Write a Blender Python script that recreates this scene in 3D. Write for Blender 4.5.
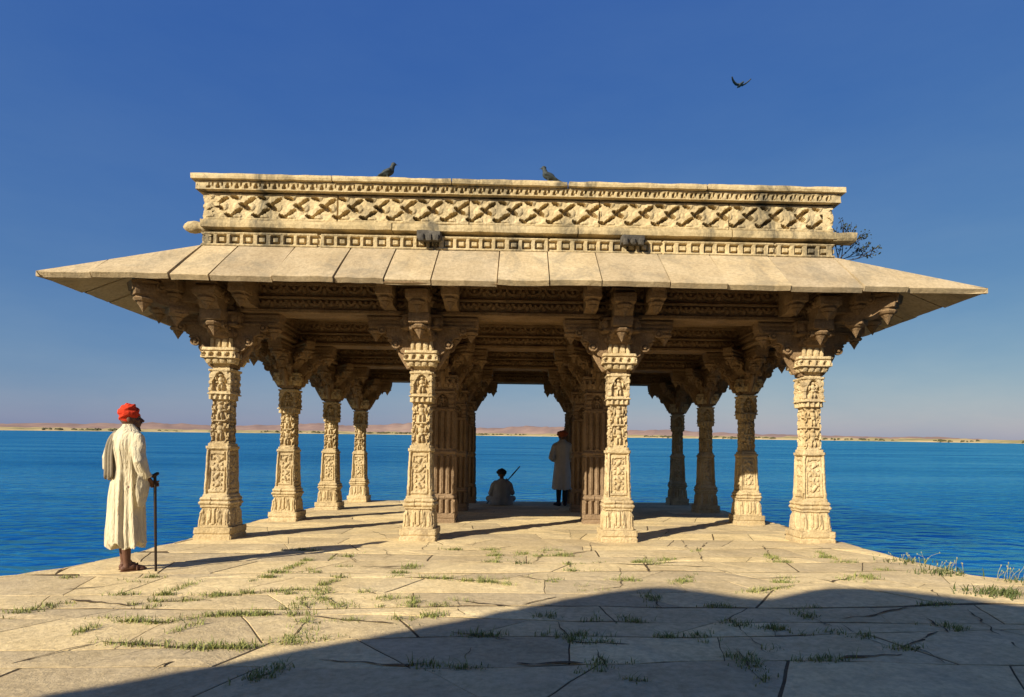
import bpy, math, random
from mathutils import Vector, Matrix, noise, Euler
R = math.radians
random.seed(11)
for o in list(bpy.data.objects):
    bpy.data.objects.remove(o)
scene = bpy.context.scene
COL = scene.collection

# ------------------------------------------------------------------ camera, sky, sun, exposure
TILT = 0.0405                     # the terrace falls gently towards the lake
TM = Matrix.Rotation(-TILT, 4, 'X')
EYE = 1.0934
cam = bpy.data.cameras.new('camera')
cam.sensor_width = 36.0
cam.lens = 614.05 / 1024 * 36
cam.shift_x = -0.0240
cam.shift_y = 0.0848
cam.clip_start = 0.05
cam.clip_end = 20000
co = bpy.data.objects.new('camera', cam)
COL.objects.link(co)
co.matrix_world = (Matrix.Translation((0, 0, EYE)) @ Matrix.Rotation(-0.0269, 4, 'Z')
                   @ Matrix.Rotation(R(90), 4, 'X') @ Matrix.Rotation(0.0115, 4, 'Z'))
scene.camera = co

SUN_EL = R(30.0)
SUN_AZ = math.atan2(.95, 1.0)     # light travels to the right and away from the viewer
sd = Vector((math.sin(SUN_AZ) * math.cos(SUN_EL), math.cos(SUN_AZ) * math.cos(SUN_EL), -math.sin(SUN_EL)))
w = bpy.data.worlds.new('World')
scene.world = w
w.use_nodes = True
nt = w.node_tree
bg = nt.nodes['Background']
sky = nt.nodes.new('ShaderNodeTexSky')
sky.sky_type = 'NISHITA'
sky.sun_disc = False
sky.sun_elevation = SUN_EL
sky.sun_rotation = math.atan2(-sd.x, -sd.y)
sky.altitude = 300
sky.air_density = 1.0
sky.dust_density = .6
sky.ozone_density = 5.0
# soften the sky's brightness range towards the dusty, violet-grey horizon of the place
spl = nt.nodes.new('ShaderNodeSeparateColor')
cmb = nt.nodes.new('ShaderNodeCombineColor')
nt.links.new(sky.outputs['Color'], spl.inputs['Color'])
for ch, (pw, gain) in enumerate(((1.04, .490), (.74, .405), (.25, .412))):
    m0 = nt.nodes.new('ShaderNodeMath'); m0.operation = 'MULTIPLY'; m0.inputs[1].default_value = .115
    m1 = nt.nodes.new('ShaderNodeMath'); m1.operation = 'POWER'; m1.inputs[1].default_value = pw
    m2 = nt.nodes.new('ShaderNodeMath'); m2.operation = 'MULTIPLY'; m2.inputs[1].default_value = gain * 7.84
    nt.links.new(spl.outputs[ch], m0.inputs[0]); nt.links.new(m0.outputs[0], m1.inputs[0])
    nt.links.new(m1.outputs[0], m2.inputs[0]); nt.links.new(m2.outputs[0], cmb.inputs[ch])
tcw = nt.nodes.new('ShaderNodeTexCoord')
mpw = nt.nodes.new('ShaderNodeMapping'); mpw.inputs['Scale'].default_value = (1.0, 1.0, 3.2)
nt.links.new(tcw.outputs['Generated'], mpw.inputs['Vector'])
nw = nt.nodes.new('ShaderNodeTexNoise'); nw.inputs['Scale'].default_value = 2.2; nw.inputs['Detail'].default_value = 7; nw.inputs['Roughness'].default_value = .6
nt.links.new(mpw.outputs[0], nw.inputs['Vector'])
rw = nt.nodes.new('ShaderNodeValToRGB')
rw.color_ramp.elements[0].position = .3; rw.color_ramp.elements[0].color = (.86, .94, .99, 1)
rw.color_ramp.elements[1].position = .7; rw.color_ramp.elements[1].color = (1.16, 1.08, 1.02, 1)
nt.links.new(nw.outputs['Fac'], rw.inputs[0])
mw = nt.nodes.new('ShaderNodeMix'); mw.data_type = 'RGBA'; mw.blend_type = 'MULTIPLY'; mw.inputs[0].default_value = 1.0
nt.links.new(cmb.outputs['Color'], mw.inputs[6]); nt.links.new(rw.outputs[0], mw.inputs[7])
nt.links.new(mw.outputs[2], bg.inputs['Color'])
bg.inputs['Strength'].default_value = 0.10
sl = bpy.data.lights.new('sun', 'SUN')
sl.energy = 4.9
sl.angle = R(0.5)
sl.color = (1.0, 0.90, 0.73)
so = bpy.data.objects.new('sun', sl)
so.rotation_euler = sd.to_track_quat('-Z', 'Y').to_euler()
so.location = (-20, -20, 25)
COL.objects.link(so)
scene.cycles.caustics_reflective = False
scene.cycles.caustics_refractive = False
vs = scene.view_settings
vs.view_transform = 'Standard'
vs.look = 'None'
vs.exposure = 0.66
vs.gamma = 1.0
vs.use_curve_mapping = False

# ------------------------------------------------------------------ mesh helpers
class MB:
    def __init__(s):
        s.v = []; s.f = []
    def add(s, vs_, fs):
        b = len(s.v)
        s.v.extend([tuple(p) for p in vs_])
        s.f.extend([tuple(i + b for i in f) for f in fs])
    def box(s, lo, hi, M=None):
        x0, y0, z0 = lo; x1, y1, z1 = hi
        p = [Vector(q) for q in ((x0, y0, z0), (x1, y0, z0), (x1, y1, z0), (x0, y1, z0), (x0, y0, z1), (x1, y0, z1), (x1, y1, z1), (x0, y1, z1))]
        if M: p = [M @ q for q in p]
        s.add(p, [(0, 3, 2, 1), (4, 5, 6, 7), (0, 1, 5, 4), (1, 2, 6, 5), (2, 3, 7, 6), (3, 0, 4, 7)])
    def rbox(s, lo, hi, step=.08, amp=.006, M=None, seed=0., rnd=.012):
        # a worn stone block: gridded box with rounded, chipped edges
        lo = Vector(lo); hi = Vector(hi); d = hi - lo
        n = [max(2, min(120, int(round(d[i] / step)))) for i in range(3)]
        def warp(p):
            q = Vector(p)
            e = 0
            near = []
            for i in range(3):
                t = min(q[i] - lo[i], hi[i] - q[i])
                near.append(t)
            srt = sorted(near)
            if srt[1] < 1e-5:
                k = rnd * (.5 + 1.2 * max(0, noise.noise(q * 5 + Vector((seed, 3, 1)))))
                for i in range(3):
                    if near[i] < 1e-5: q[i] += k if q[i] < (lo[i] + hi[i]) / 2 else -k
            q += noise.noise_vector(q * 7 + Vector((seed, seed, 0))) * amp
            return M @ q if M else q
        for ax in range(3):
            a, b = (ax + 1) % 3, (ax + 2) % 3
            for side in (0, 1):
                vs_ = []
                for i in range(n[a] + 1):
                    for j in range(n[b] + 1):
                        p = [0, 0, 0]
                        p[ax] = hi[ax] if side else lo[ax]
                        p[a] = lo[a] + d[a] * i / n[a]
                        p[b] = lo[b] + d[b] * j / n[b]
                        vs_.append(warp(p))
                m = n[b] + 1
                fs = []
                for i in range(n[a]):
                    for j in range(n[b]):
                        q = (i * m + j, (i + 1) * m + j, (i + 1) * m + j + 1, i * m + j + 1)
                        fs.append(q if side else q[::-1])
                s.add(vs_, fs)
    def prism(s, poly, w0, w1, M):
        # poly in (r, z), extruded sideways from w0 to w1; M maps (r, side, z)
        n = len(poly)
        vs_ = [M @ Vector((r, w0, z)) for r, z in poly] + [M @ Vector((r, w1, z)) for r, z in poly]
        fs = [tuple(range(n)), tuple(range(2 * n - 1, n - 1, -1))]
        for i in range(n):
            j = (i + 1) % n
            fs.append((j, i, n + i, n + j))
        s.add(vs_, fs)
    def lathe(s, prof, n=10, M=None, sq=False):
        # prof: (radius, z) from bottom to top, closed
        vs_ = []
        for r, z in prof:
            for k in range(n):
                a = 2 * math.pi * (k + .5) / n
                p = Vector((r * math.cos(a), r * math.sin(a), z))
                vs_.append(M @ p if M else p)
        fs = []
        for i in range(len(prof) - 1):
            for k in range(n):
                k2 = (k + 1) % n
                fs.append((i * n + k, i * n + k2, (i + 1) * n + k2, (i + 1) * n + k))
        fs.append(tuple(range(n - 1, -1, -1)))
        fs.append(tuple((len(prof) - 1) * n + k for k in range(n)))
        s.add(vs_, fs)
    def capsule(s, p, q, r1, r2, n=10):
        p = Vector(p); q = Vector(q)
        d = q - p; L = d.length
        M = Matrix.Translation(p) @ d.to_track_quat('Z', 'Y').to_matrix().to_4x4()
        pr = []
        for i in range(5):
            a = math.pi / 2 * (i + .15) / 4.3
            pr.append((r1 * math.sin(a), -r1 * math.cos(a)))
        for i in range(5):
            a = math.pi / 2 * (4 - i + .15) / 4.3
            pr.append((r2 * math.sin(a), L + r2 * math.cos(a)))
        s.lathe(pr, n, M)
    def ell(s, c, r, M=None, n=14, m=9, fn=None):
        vs_ = []
        for i in range(m + 1):
            t = math.pi * min(max(i / m, .02), .98)
            for k in range(n):
                a = 2 * math.pi * k / n
                g = fn(t, a) if fn else 1
                p = Vector((r[0] * math.sin(t) * math.cos(a) * g, r[1] * math.sin(t) * math.sin(a) * g, -r[2] * math.cos(t) * g)) + Vector(c)
                vs_.append(M @ p if M else p)
        fs = []
        for i in range(m):
            for k in range(n):
                k2 = (k + 1) % n
                fs.append((i * n + k, i * n + k2, (i + 1) * n + k2, (i + 1) * n + k))
        fs.append(tuple(range(n - 1, -1, -1)))
        fs.append(tuple(m * n + k for k in range(n)))
        s.add(vs_, fs)
    def loft(s, secs, n=28, fold=None):
        # secs: (centre, rx, ry, [axis u, axis v]) ; closed ends
        vs_ = []
        for i, sec in enumerate(secs):
            c, rx, ry = Vector(sec[0]), sec[1], sec[2]
            U = Vector(sec[3]) if len(sec) > 3 else Vector((1, 0, 0))
            V = Vector(sec[4]) if len(sec) > 4 else Vector((0, 1, 0))
            for k in range(n):
                a = 2 * math.pi * k / n
                g, dz = fold(i / (len(secs) - 1), a) if fold else (1, 0)
                vs_.append(c + U * (rx * g * math.cos(a)) + V * (ry * g * math.sin(a)) + Vector((0, 0, dz)))
        fs = []
        for i in range(len(secs) - 1):
            for k in range(n):
                k2 = (k + 1) % n
                fs.append((i * n + k, i * n + k2, (i + 1) * n + k2, (i + 1) * n + k))
        fs.append(tuple(range(n - 1, -1, -1)))
        fs.append(tuple((len(secs) - 1) * n + k for k in range(n)))
        s.add(vs_, fs)
    def relief(s, o, u, v, nrm, W, H, fn, su=.014, sv=.014, skirt=.03):
        # carved face: grid displaced along its normal by fn(s, t)
        o = Vector(o); u = Vector(u); v = Vector(v); nrm = Vector(nrm)
        nu = max(2, int(W / su)); nv = max(2, int(H / sv))
        vs_ = []
        for i in range(nu + 1):
            a = W * i / nu
            for j in range(nv + 1):
                b = H * j / nv
                edge = i in (0, nu) or j in (0, nv)
                p = o + u * a + v * b
                d = fn(a, b) + .006 * noise.noise(p * 9) + .004 * noise.noise(p * 31)
                if edge: d -= .004
                vs_.append(p + nrm * d)
        m = nv + 1
        fs = []
        for i in range(nu):
            for j in range(nv):
                fs.append((i * m + j, (i + 1) * m + j, (i + 1) * m + j + 1, i * m + j + 1))
        # skirt
        ring = [i * m for i in range(nu + 1)] + [nu * m + j for j in range(1, nv + 1)] + [i * m + nv for i in range(nu - 1, -1, -1)] + [j for j in range(nv - 1, 0, -1)]
        b = len(vs_)
        vs_ += [vs_[k] - nrm * skirt for k in ring]
        L = len(ring)
        for k in range(L):
            k2 = (k + 1) % L
            fs.append((ring[k2], ring[k], b + k, b + k2))
        s.add(vs_, fs)
    def build(s, name, mat, parent=None, smooth=False):
        me = bpy.data.meshes.new(name)
        me.from_pydata(s.v, [], s.f)
        me.update()
        if smooth:
            me.polygons.foreach_set('use_smooth', [True] * len(me.polygons))
        me.materials.append(mat)
        return link(name, me, parent)

TERR = []       # top-level things that lie on the sloping terrace
def link(name, data, parent=None):
    o = bpy.data.objects.new(name, data)
    COL.objects.link(o)
    if parent: o.parent = parent
    return o
def tag(o, label=None, cat=None, group=None, kind=None):
    if label: o['label'] = label
    if cat: o['category'] = cat
    if group: o['group'] = group
    if kind: o['kind'] = kind
    return o
def thing(name, label, cat, loc=(0, 0, 0), rz=0, group=None, terr=True, upright=False):
    o = bpy.data.objects.new(name, None)
    COL.objects.link(o)
    o.location = loc
    o.rotation_euler = (0, 0, rz)
    o.empty_display_size = .2
    tag(o, label, cat, group)
    if terr: TERR.append((o, upright))
    return o
def part(name, data, parent, loc=(0, 0, 0), rz=0):
    o = link(name, data, parent)
    o.location = loc
    o.rotation_euler = (0, 0, rz)
    return o

# ------------------------------------------------------------------ materials
def new_mat(name):
    m = bpy.data.materials.new(name)
    m.use_nodes = True
    return m, m.node_tree, m.node_tree.nodes['Principled BSDF']
def ramp(nt, pts):
    r = nt.nodes.new('ShaderNodeValToRGB')
    e = r.color_ramp.elements
    e[0].position, e[0].color = pts[0][0], (*pts[0][1], 1)
    e[1].position, e[1].color = pts[-1][0], (*pts[-1][1], 1)
    for p, c in pts[1:-1]:
        k = e.new(p); k.color = (*c, 1)
    return r
def nz(nt, scale, detail=6, rough=.6, vec=None, dist=0):
    n = nt.nodes.new('ShaderNodeTexNoise')
    n.inputs['Scale'].default_value = scale
    n.inputs['Detail'].default_value = detail
    n.inputs['Roughness'].default_value = rough
    n.inputs['Distortion'].default_value = dist
    if vec: nt.links.new(vec, n.inputs['Vector'])
    return n
def mixc(nt, fac, a, b, mode='MIX'):
    m = nt.nodes.new('ShaderNodeMix')
    m.data_type = 'RGBA'; m.blend_type = mode
    for sock, val in ((m.inputs[0], fac), (m.inputs[6], a), (m.inputs[7], b)):
        if hasattr(val, 'links'): nt.links.new(val, sock)
        elif isinstance(val, (int, float)): sock.default_value = val
        else: sock.default_value = (*val, 1)
    return m.outputs[2]
def stone(name, dark, mid, light, stain=0., bump=.5, island=0., scale=1., stain_col=(.07, .06, .05), s0=.56, s1=.74, ns=1.3):
    m, nt, b = new_mat(name)
    tc = nt.nodes.new('ShaderNodeTexCoord')
    geo = nt.nodes.new('ShaderNodeNewGeometry')
    vec = geo.outputs['Position']
    n1 = nz(nt, 1.7 * scale, 7, .65, vec, .4)
    r1 = ramp(nt, [(.3, dark), (.5, mid), (.72, light)])
    nt.links.new(n1.outputs['Fac'], r1.inputs[0])
    n2 = nz(nt, 24 * scale, 5, .7, vec)
    r2 = ramp(nt, [(.3, (.72, .70, .66)), (.6, (1.04, 1.03, 1.0))])
    nt.links.new(n2.outputs['Fac'], r2.inputs[0])
    c = mixc(nt, 1.0, r1.outputs[0], r2.outputs[0], 'MULTIPLY')
    if island:
        r3 = ramp(nt, [(0, (1 - island, 1 - island, 1 - island * .8)), (1, (1 + island * .4, 1 + island * .35, 1 + island * .2))])
        nt.links.new(geo.outputs['Random Per Island'], r3.inputs[0])
        c = mixc(nt, 1.0, c, r3.outputs[0], 'MULTIPLY')
    oi = nt.nodes.new('ShaderNodeObjectInfo')
    r5 = ramp(nt, [(0, (.90, .89, .87)), (1, (1.06, 1.05, 1.03))])
    nt.links.new(oi.outputs['Random'], r5.inputs[0])
    c = mixc(nt, 1.0, c, r5.outputs[0], 'MULTIPLY')
    if stain:
        mp = nt.nodes.new('ShaderNodeMapping')
        mp.inputs['Scale'].default_value = (1.0, 1.0, .45)
        nt.links.new(vec, mp.inputs['Vector'])
        n3 = nz(nt, ns, 9, .72, mp.outputs[0], .6)
        r4 = ramp(nt, [(s0, (0, 0, 0)), (s1, (stain, stain, stain))])
        nt.links.new(n3.outputs['Fac'], r4.inputs[0])
        c = mixc(nt, r4.outputs[0], c, stain_col)
    nt.links.new(c, b.inputs['Base Color'])
    b.inputs['Roughness'].default_value = .9
    b.inputs['Specular IOR Level'].default_value = .15
    n4 = nz(nt, 40 * scale, 8, .7, vec)
    n5 = nz(nt, 9 * scale, 4, .6, vec)
    ad = nt.nodes.new('ShaderNodeMath'); ad.operation = 'ADD'
    nt.links.new(n4.outputs['Fac'], ad.inputs[0]); nt.links.new(n5.outputs['Fac'], ad.inputs[1])
    bp = nt.nodes.new('ShaderNodeBump')
    bp.inputs['Strength'].default_value = bump
    bp.inputs['Distance'].default_value = .02
    nt.links.new(ad.outputs[0], bp.inputs['Height'])
    nt.links.new(bp.outputs[0], b.inputs['Normal'])
    return m
def plain(name, col, rough=.8, var=.25, scale=12, bump=.3, dist=.01, spec=.2, crease=None):
    m, nt, b = new_mat(name)
    tc = nt.nodes.new('ShaderNodeTexCoord')
    n = nz(nt, scale, 5, .65, tc.outputs['Object'])
    r = ramp(nt, [(.3, tuple(c * (1 - var) for c in col)), (.7, tuple(c * (1 + var * .5) for c in col))])
    nt.links.new(n.outputs['Fac'], r.inputs[0])
    nt.links.new(r.outputs[0], b.inputs['Base Color'])
    b.inputs['Roughness'].default_value = rough
    b.inputs['Specular IOR Level'].default_value = spec
    if bump:
        n2 = nz(nt, scale * 4, 6, .65, tc.outputs['Object'])
        if crease:
            mp = nt.nodes.new('ShaderNodeMapping'); mp.inputs['Scale'].default_value = crease; mp.inputs['Rotation'].default_value = (.12, .18, 0)
            nt.links.new(tc.outputs['Object'], mp.inputs['Vector'])
            n2 = nz(nt, 1.0, 4, .55, mp.outputs[0], 1.2)
        bp = nt.nodes.new('ShaderNodeBump')
        bp.inputs['Strength'].default_value = bump
        bp.inputs['Distance'].default_value = dist
        nt.links.new(n2.outputs['Fac'], bp.inputs['Height'])
        nt.links.new(bp.outputs[0], b.inputs['Normal'])
    return m

M_COL = stone('carved_sandstone', (.46, .35, .19), (.58, .46, .27), (.66, .54, .34), .6, .6, 0, 1.3, (.20, .145, .09), .50, .64, 2.2)
M_INNER = stone('shaded_brown_sandstone', (.20, .14, .085), (.27, .19, .12), (.35, .255, .165), .3, .7, 0, 1.4, (.10, .07, .045))  # brown stone; its darkness also stands in for shade on the inner columns
M_ROOF = stone('roof_sandstone', (.48, .375, .225), (.55, .44, .275), (.61, .50, .33), .55, .45, .17, 1., (.20, .175, .125), .50, .64, 1.8)
M_PARA = stone('weathered_sandstone', (.48, .38, .21), (.58, .46, .26), (.66, .54, .33), .85, .5, 0, 1., (.075, .07, .055), .49, .63, 1.7)
M_BEAM = stone('shaded_carved_sandstone', (.20, .132, .072), (.28, .188, .105), (.38, .265, .155), .4, 1.1, 0, 1.5, (.15, .11, .07))  # shade under the roof put into the colour, darker than the column stone
M_SPOUT = stone('stained_shaded_stone', (.06, .055, .05), (.11, .10, .085), (.22, .19, .14), .5, .6)  # stain, plus shade below the ledge painted into the dark tone
M_PAVE = stone('pale_flagstone', (.62, .49, .27), (.73, .585, .335), (.80, .66, .40), .5, .5, .27, .9, (.38, .30, .19), .50, .66, 1.5)
M_JOINT = stone('joint_earth', (.085, .06, .035), (.13, .095, .055), (.19, .14, .08), 0, .6)
M_TERR = stone('terrace_masonry', (.42, .34, .23), (.50, .41, .28), (.56, .47, .33), .5, .5)

# ------------------------------------------------------------------ lake, far shore, hills
WATER_Z = EYE - 2.25
def make_water():
    m, nt, b = new_mat('lake_water')
    geo = nt.nodes.new('ShaderNodeNewGeometry')
    mp = nt.nodes.new('ShaderNodeMapping')
    mp.inputs['Scale'].default_value = (.022, .11, 1)
    nt.links.new(geo.outputs['Position'], mp.inputs['Vector'])
    n = nz(nt, 1.0, 6, .62, mp.outputs[0], .5)
    r = ramp(nt, [(.30, (.006, .11, .27)), (.5, (.012, .19, .40)), (.70, (.04, .34, .58))])
    nt.links.new(n.outputs['Fac'], r.inputs[0])
    out = nt.nodes['Material Output']
    nt.nodes.remove(b)
    df = nt.nodes.new('ShaderNodeBsdfDiffuse')
    gl = nt.nodes.new('ShaderNodeBsdfGlossy')
    rg = ramp(nt, [(.32, (.11, .54, .78)), (.5, (.18, .70, .90)), (.66, (.32, .88, .97))])
    nt.links.new(n.outputs['Fac'], rg.inputs[0]); nt.links.new(rg.outputs[0], gl.inputs['Color'])
    gl.inputs['Roughness'].default_value = .10
    mx = nt.nodes.new('ShaderNodeMixShader')
    mx.inputs[0].default_value = .86
    nt.links.new(r.outputs[0], df.inputs['Color'])
    nt.links.new(df.outputs[0], mx.inputs[1]); nt.links.new(gl.outputs[0], mx.inputs[2])
    nt.links.new(mx.outputs[0], out.inputs['Surface'])
    mp2 = nt.nodes.new('ShaderNodeMapping')
    mp2.inputs['Scale'].default_value = (.7, 1.6, 1)
    nt.links.new(geo.outputs['Position'], mp2.inputs['Vector'])
    n2 = nz(nt, 1.6, 2.2, .45, mp2.outputs[0], .4)
    bp = nt.nodes.new('ShaderNodeBump')
    bp.inputs['Strength'].default_value = 1.0
    bp.inputs['Distance'].default_value = .42
    nt.links.new(n2.outputs['Fac'], bp.inputs['Height'])
    nt.links.new(bp.outputs[0], df.inputs['Normal']); nt.links.new(bp.outputs[0], gl.inputs['Normal'])
    mb = MB()
    mb.add([(-9000, -3000, WATER_Z), (9000, -3000, WATER_Z), (9000, 9000, WATER_Z), (-9000, 9000, WATER_Z)], [(0, 1, 2, 3)])
    tag(mb.build('lake', m), 'blue lake water rippling out to the far shore', kind='structure')
make_water()

def lerp_pts(pts, x):
    if x <= pts[0][0]: return pts[0][1]
    for (a, b), (c, d) in zip(pts, pts[1:]):
        if x <= c: return b + (d - b) * (x - a) / (c - a)
    return pts[-1][1]
SHORE_R = [(-70, 2600), (-40, 2600), (-10, 2300), (5, 2000), (20, 1500), (32, 1150), (40, 1000), (70, 900)]
HILL_S = [(-70, .012), (-40, .0105), (-36, .012), (-30, .0155), (-26, .0125), (-22, .015), (-18, .0205), (-15.5, .0165), (-12.5, .0185), (-10, .024), (-7, .016), (-3, .0155), (1, .0205), (4, .019), (8, .013), (14, .0165), (17, .0125), (22, .0105), (26, .0095), (31, .0075), (34, .0095), (38, .0055), (45, .006), (70, .007)]
def ridge(name, label, mat, rk, sfun, seed, rows, rough):
    mb = MB()
    az = [-70 + .25 * i for i in range(561)]
    vs_ = []
    for (kr, kh) in rows:
        for a in az:
            r0 = lerp_pts(SHORE_R, a) * rk * .66
            r = r0 * kr
            h = sfun(a) * r0 * (.9 if rk > 1.1 else 1.0)
            h *= 1 + rough * noise.noise(Vector((a * .9, kr * 9, seed))) + rough * .6 * noise.noise(Vector((a * 3.1, kr * 21, seed)))
            vs_.append((r * math.sin(R(a)), r * math.cos(R(a)), (WATER_Z - 1 + max(0, h) * kh) if kh > 0 else WATER_Z - 1))
    n = len(az)
    fs = [(i * n + k, i * n + k + 1, (i + 1) * n + k + 1, (i + 1) * n + k) for i in range(len(rows) - 1) for k in range(n - 1)]
    mb.add(vs_, fs)
    return tag(mb.build(name, mat, None, True), label, kind='structure')
def land_mat(name, a, b, c, sc):
    m, nt, bb = new_mat(name)
    geo = nt.nodes.new('ShaderNodeNewGeometry')
    n = nz(nt, sc, 7, .7, geo.outputs['Position'])
    r = ramp(nt, [(.35, a), (.5, b), (.65, c)])
    nt.links.new(n.outputs['Fac'], r.inputs[0])
    nt.links.new(r.outputs[0], bb.inputs['Base Color'])
    bb.inputs['Roughness'].default_value = 1
    bb.inputs['Specular IOR Level'].default_value = 0
    return m
M_HILL = land_mat('haze_tinted_hill', (.22, .16, .145), (.28, .19, .16), (.34, .24, .185), .01)  # distance haze put into the base colour as a mauve tint
M_SHORE = land_mat('dry_shore', (.20, .19, .09), (.40, .32, .16), (.52, .38, .20), .016)
ridge('hills', 'low hills beyond the lake, tinted mauve for haze', M_HILL, 1.25, lambda a: lerp_pts(HILL_S, a), 3., [(1, 0), (1.02, .35), (1.06, .75), (1.1, 1), (1.2, .6), (1.3, 0)], .16)
ridge('far_shore', 'flat tan far bank of the lake', M_SHORE, 1.0, lambda a: .0052 if a < 15 else .0052 + (a - 15) * .00005, 8., [(1, 0), (1.004, .35), (1.05, .7), (1.12, 1), (1.3, 0)], .3)
# scrub along the far bank
mb = MB()
rs = random.Random(5)
for i in range(520):
    a = rs.uniform(-42, 42)
    if noise.noise(Vector((a * .35, 2, 0))) < -.05: continue
    r = lerp_pts(SHORE_R, a) * .66 * rs.uniform(1.004, 1.03)
    h = r * rs.uniform(.0006, .0022)
    mb.ell((r * math.sin(R(a)), r * math.cos(R(a)), WATER_Z + r * .0012 + h * .3), (h * rs.uniform(.9, 2.4), h, h), None, 7, 5, lambda t, q: 1 + .25 * math.sin(3 * q + t * 5))
tag(mb.build('scrub', plain('scrub_green', (.09, .085, .04), .95, .4, .2, 0)), 'dark low scrub along the far bank', 'scrub', kind='stuff')

# ------------------------------------------------------------------ terrace and paving
LEFT = [(2.0, -14), (3.3, -9), (4.6, -6.6), (5.4, -4.75), (5.87, -4.42), (6.6, -4.34), (7.9, -4.36), (10.7, -4.52), (13.3, -4.52), (16.2, -4.55)]
RIGHT = [(2.0, 14), (3.6, 9), (4.9, 6.0), (5.63, 4.78), (5.9, 4.50), (6.74, 4.42), (8.1, 4.46), (10.8, 4.62), (14.8, 4.6), (16.2, 4.6)]
def xl(y): return lerp_pts(LEFT, y) + .07 * noise.noise(Vector((y * 1.9, 9, 4))) + .045 * noise.noise(Vector((y * 6.3, 2, 8)))
def xr(y): return lerp_pts(RIGHT, y) + .07 * noise.noise(Vector((y * 1.9, 1, 1))) + .045 * noise.noise(Vector((y * 6.3, 7, 3)))
YB = 16.25
def make_terrace():
    mb = MB()
    ys = [2.0 + .1 * i for i in range(int((YB - 2.0) / .1) + 1)]
    loop = [(14, -13), ] + [(xr(y) + .012, y) for y in ys]
    k = 14
    loop += [(4.6 - 9.15 * i / k, YB + .05 * noise.noise(Vector((i * .8, 5, 2)))) for i in range(1, k)]
    loop += [(xl(y) - .012, y) for y in reversed(ys)] + [(-14, -13)]
    n = len(loop)
    zs = [-.004, -.5, -1.2, -2.2, -4.5]
    vs_ = []
    for i, z in enumerate(zs):
        for x, y in loop:
            q = noise.noise_vector(Vector((x, y, z * 2)) * 1.7) * (.0 if i == 0 else .05)
            vs_.append((x * (1 + .003 * i) + q.x, y + q.y + .02 * i, z))
    fs = [tuple(range(n))]
    for i in range(len(zs) - 1):
        for j in range(n):
            j2 = (j + 1) % n
            fs.append((i * n + j2, i * n + j, (i + 1) * n + j, (i + 1) * n + j2))
    mb.add(vs_, fs)
    o = tag(mb.build('terrace', M_JOINT), 'stone ghat terrace standing in the lake', kind='structure')
    o.data.materials.append(M_TERR)
    for i, p in enumerate(o.data.polygons):
        p.material_index = 0 if i == 0 else 1
    TERR.append((o, False))
make_terrace()

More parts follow.
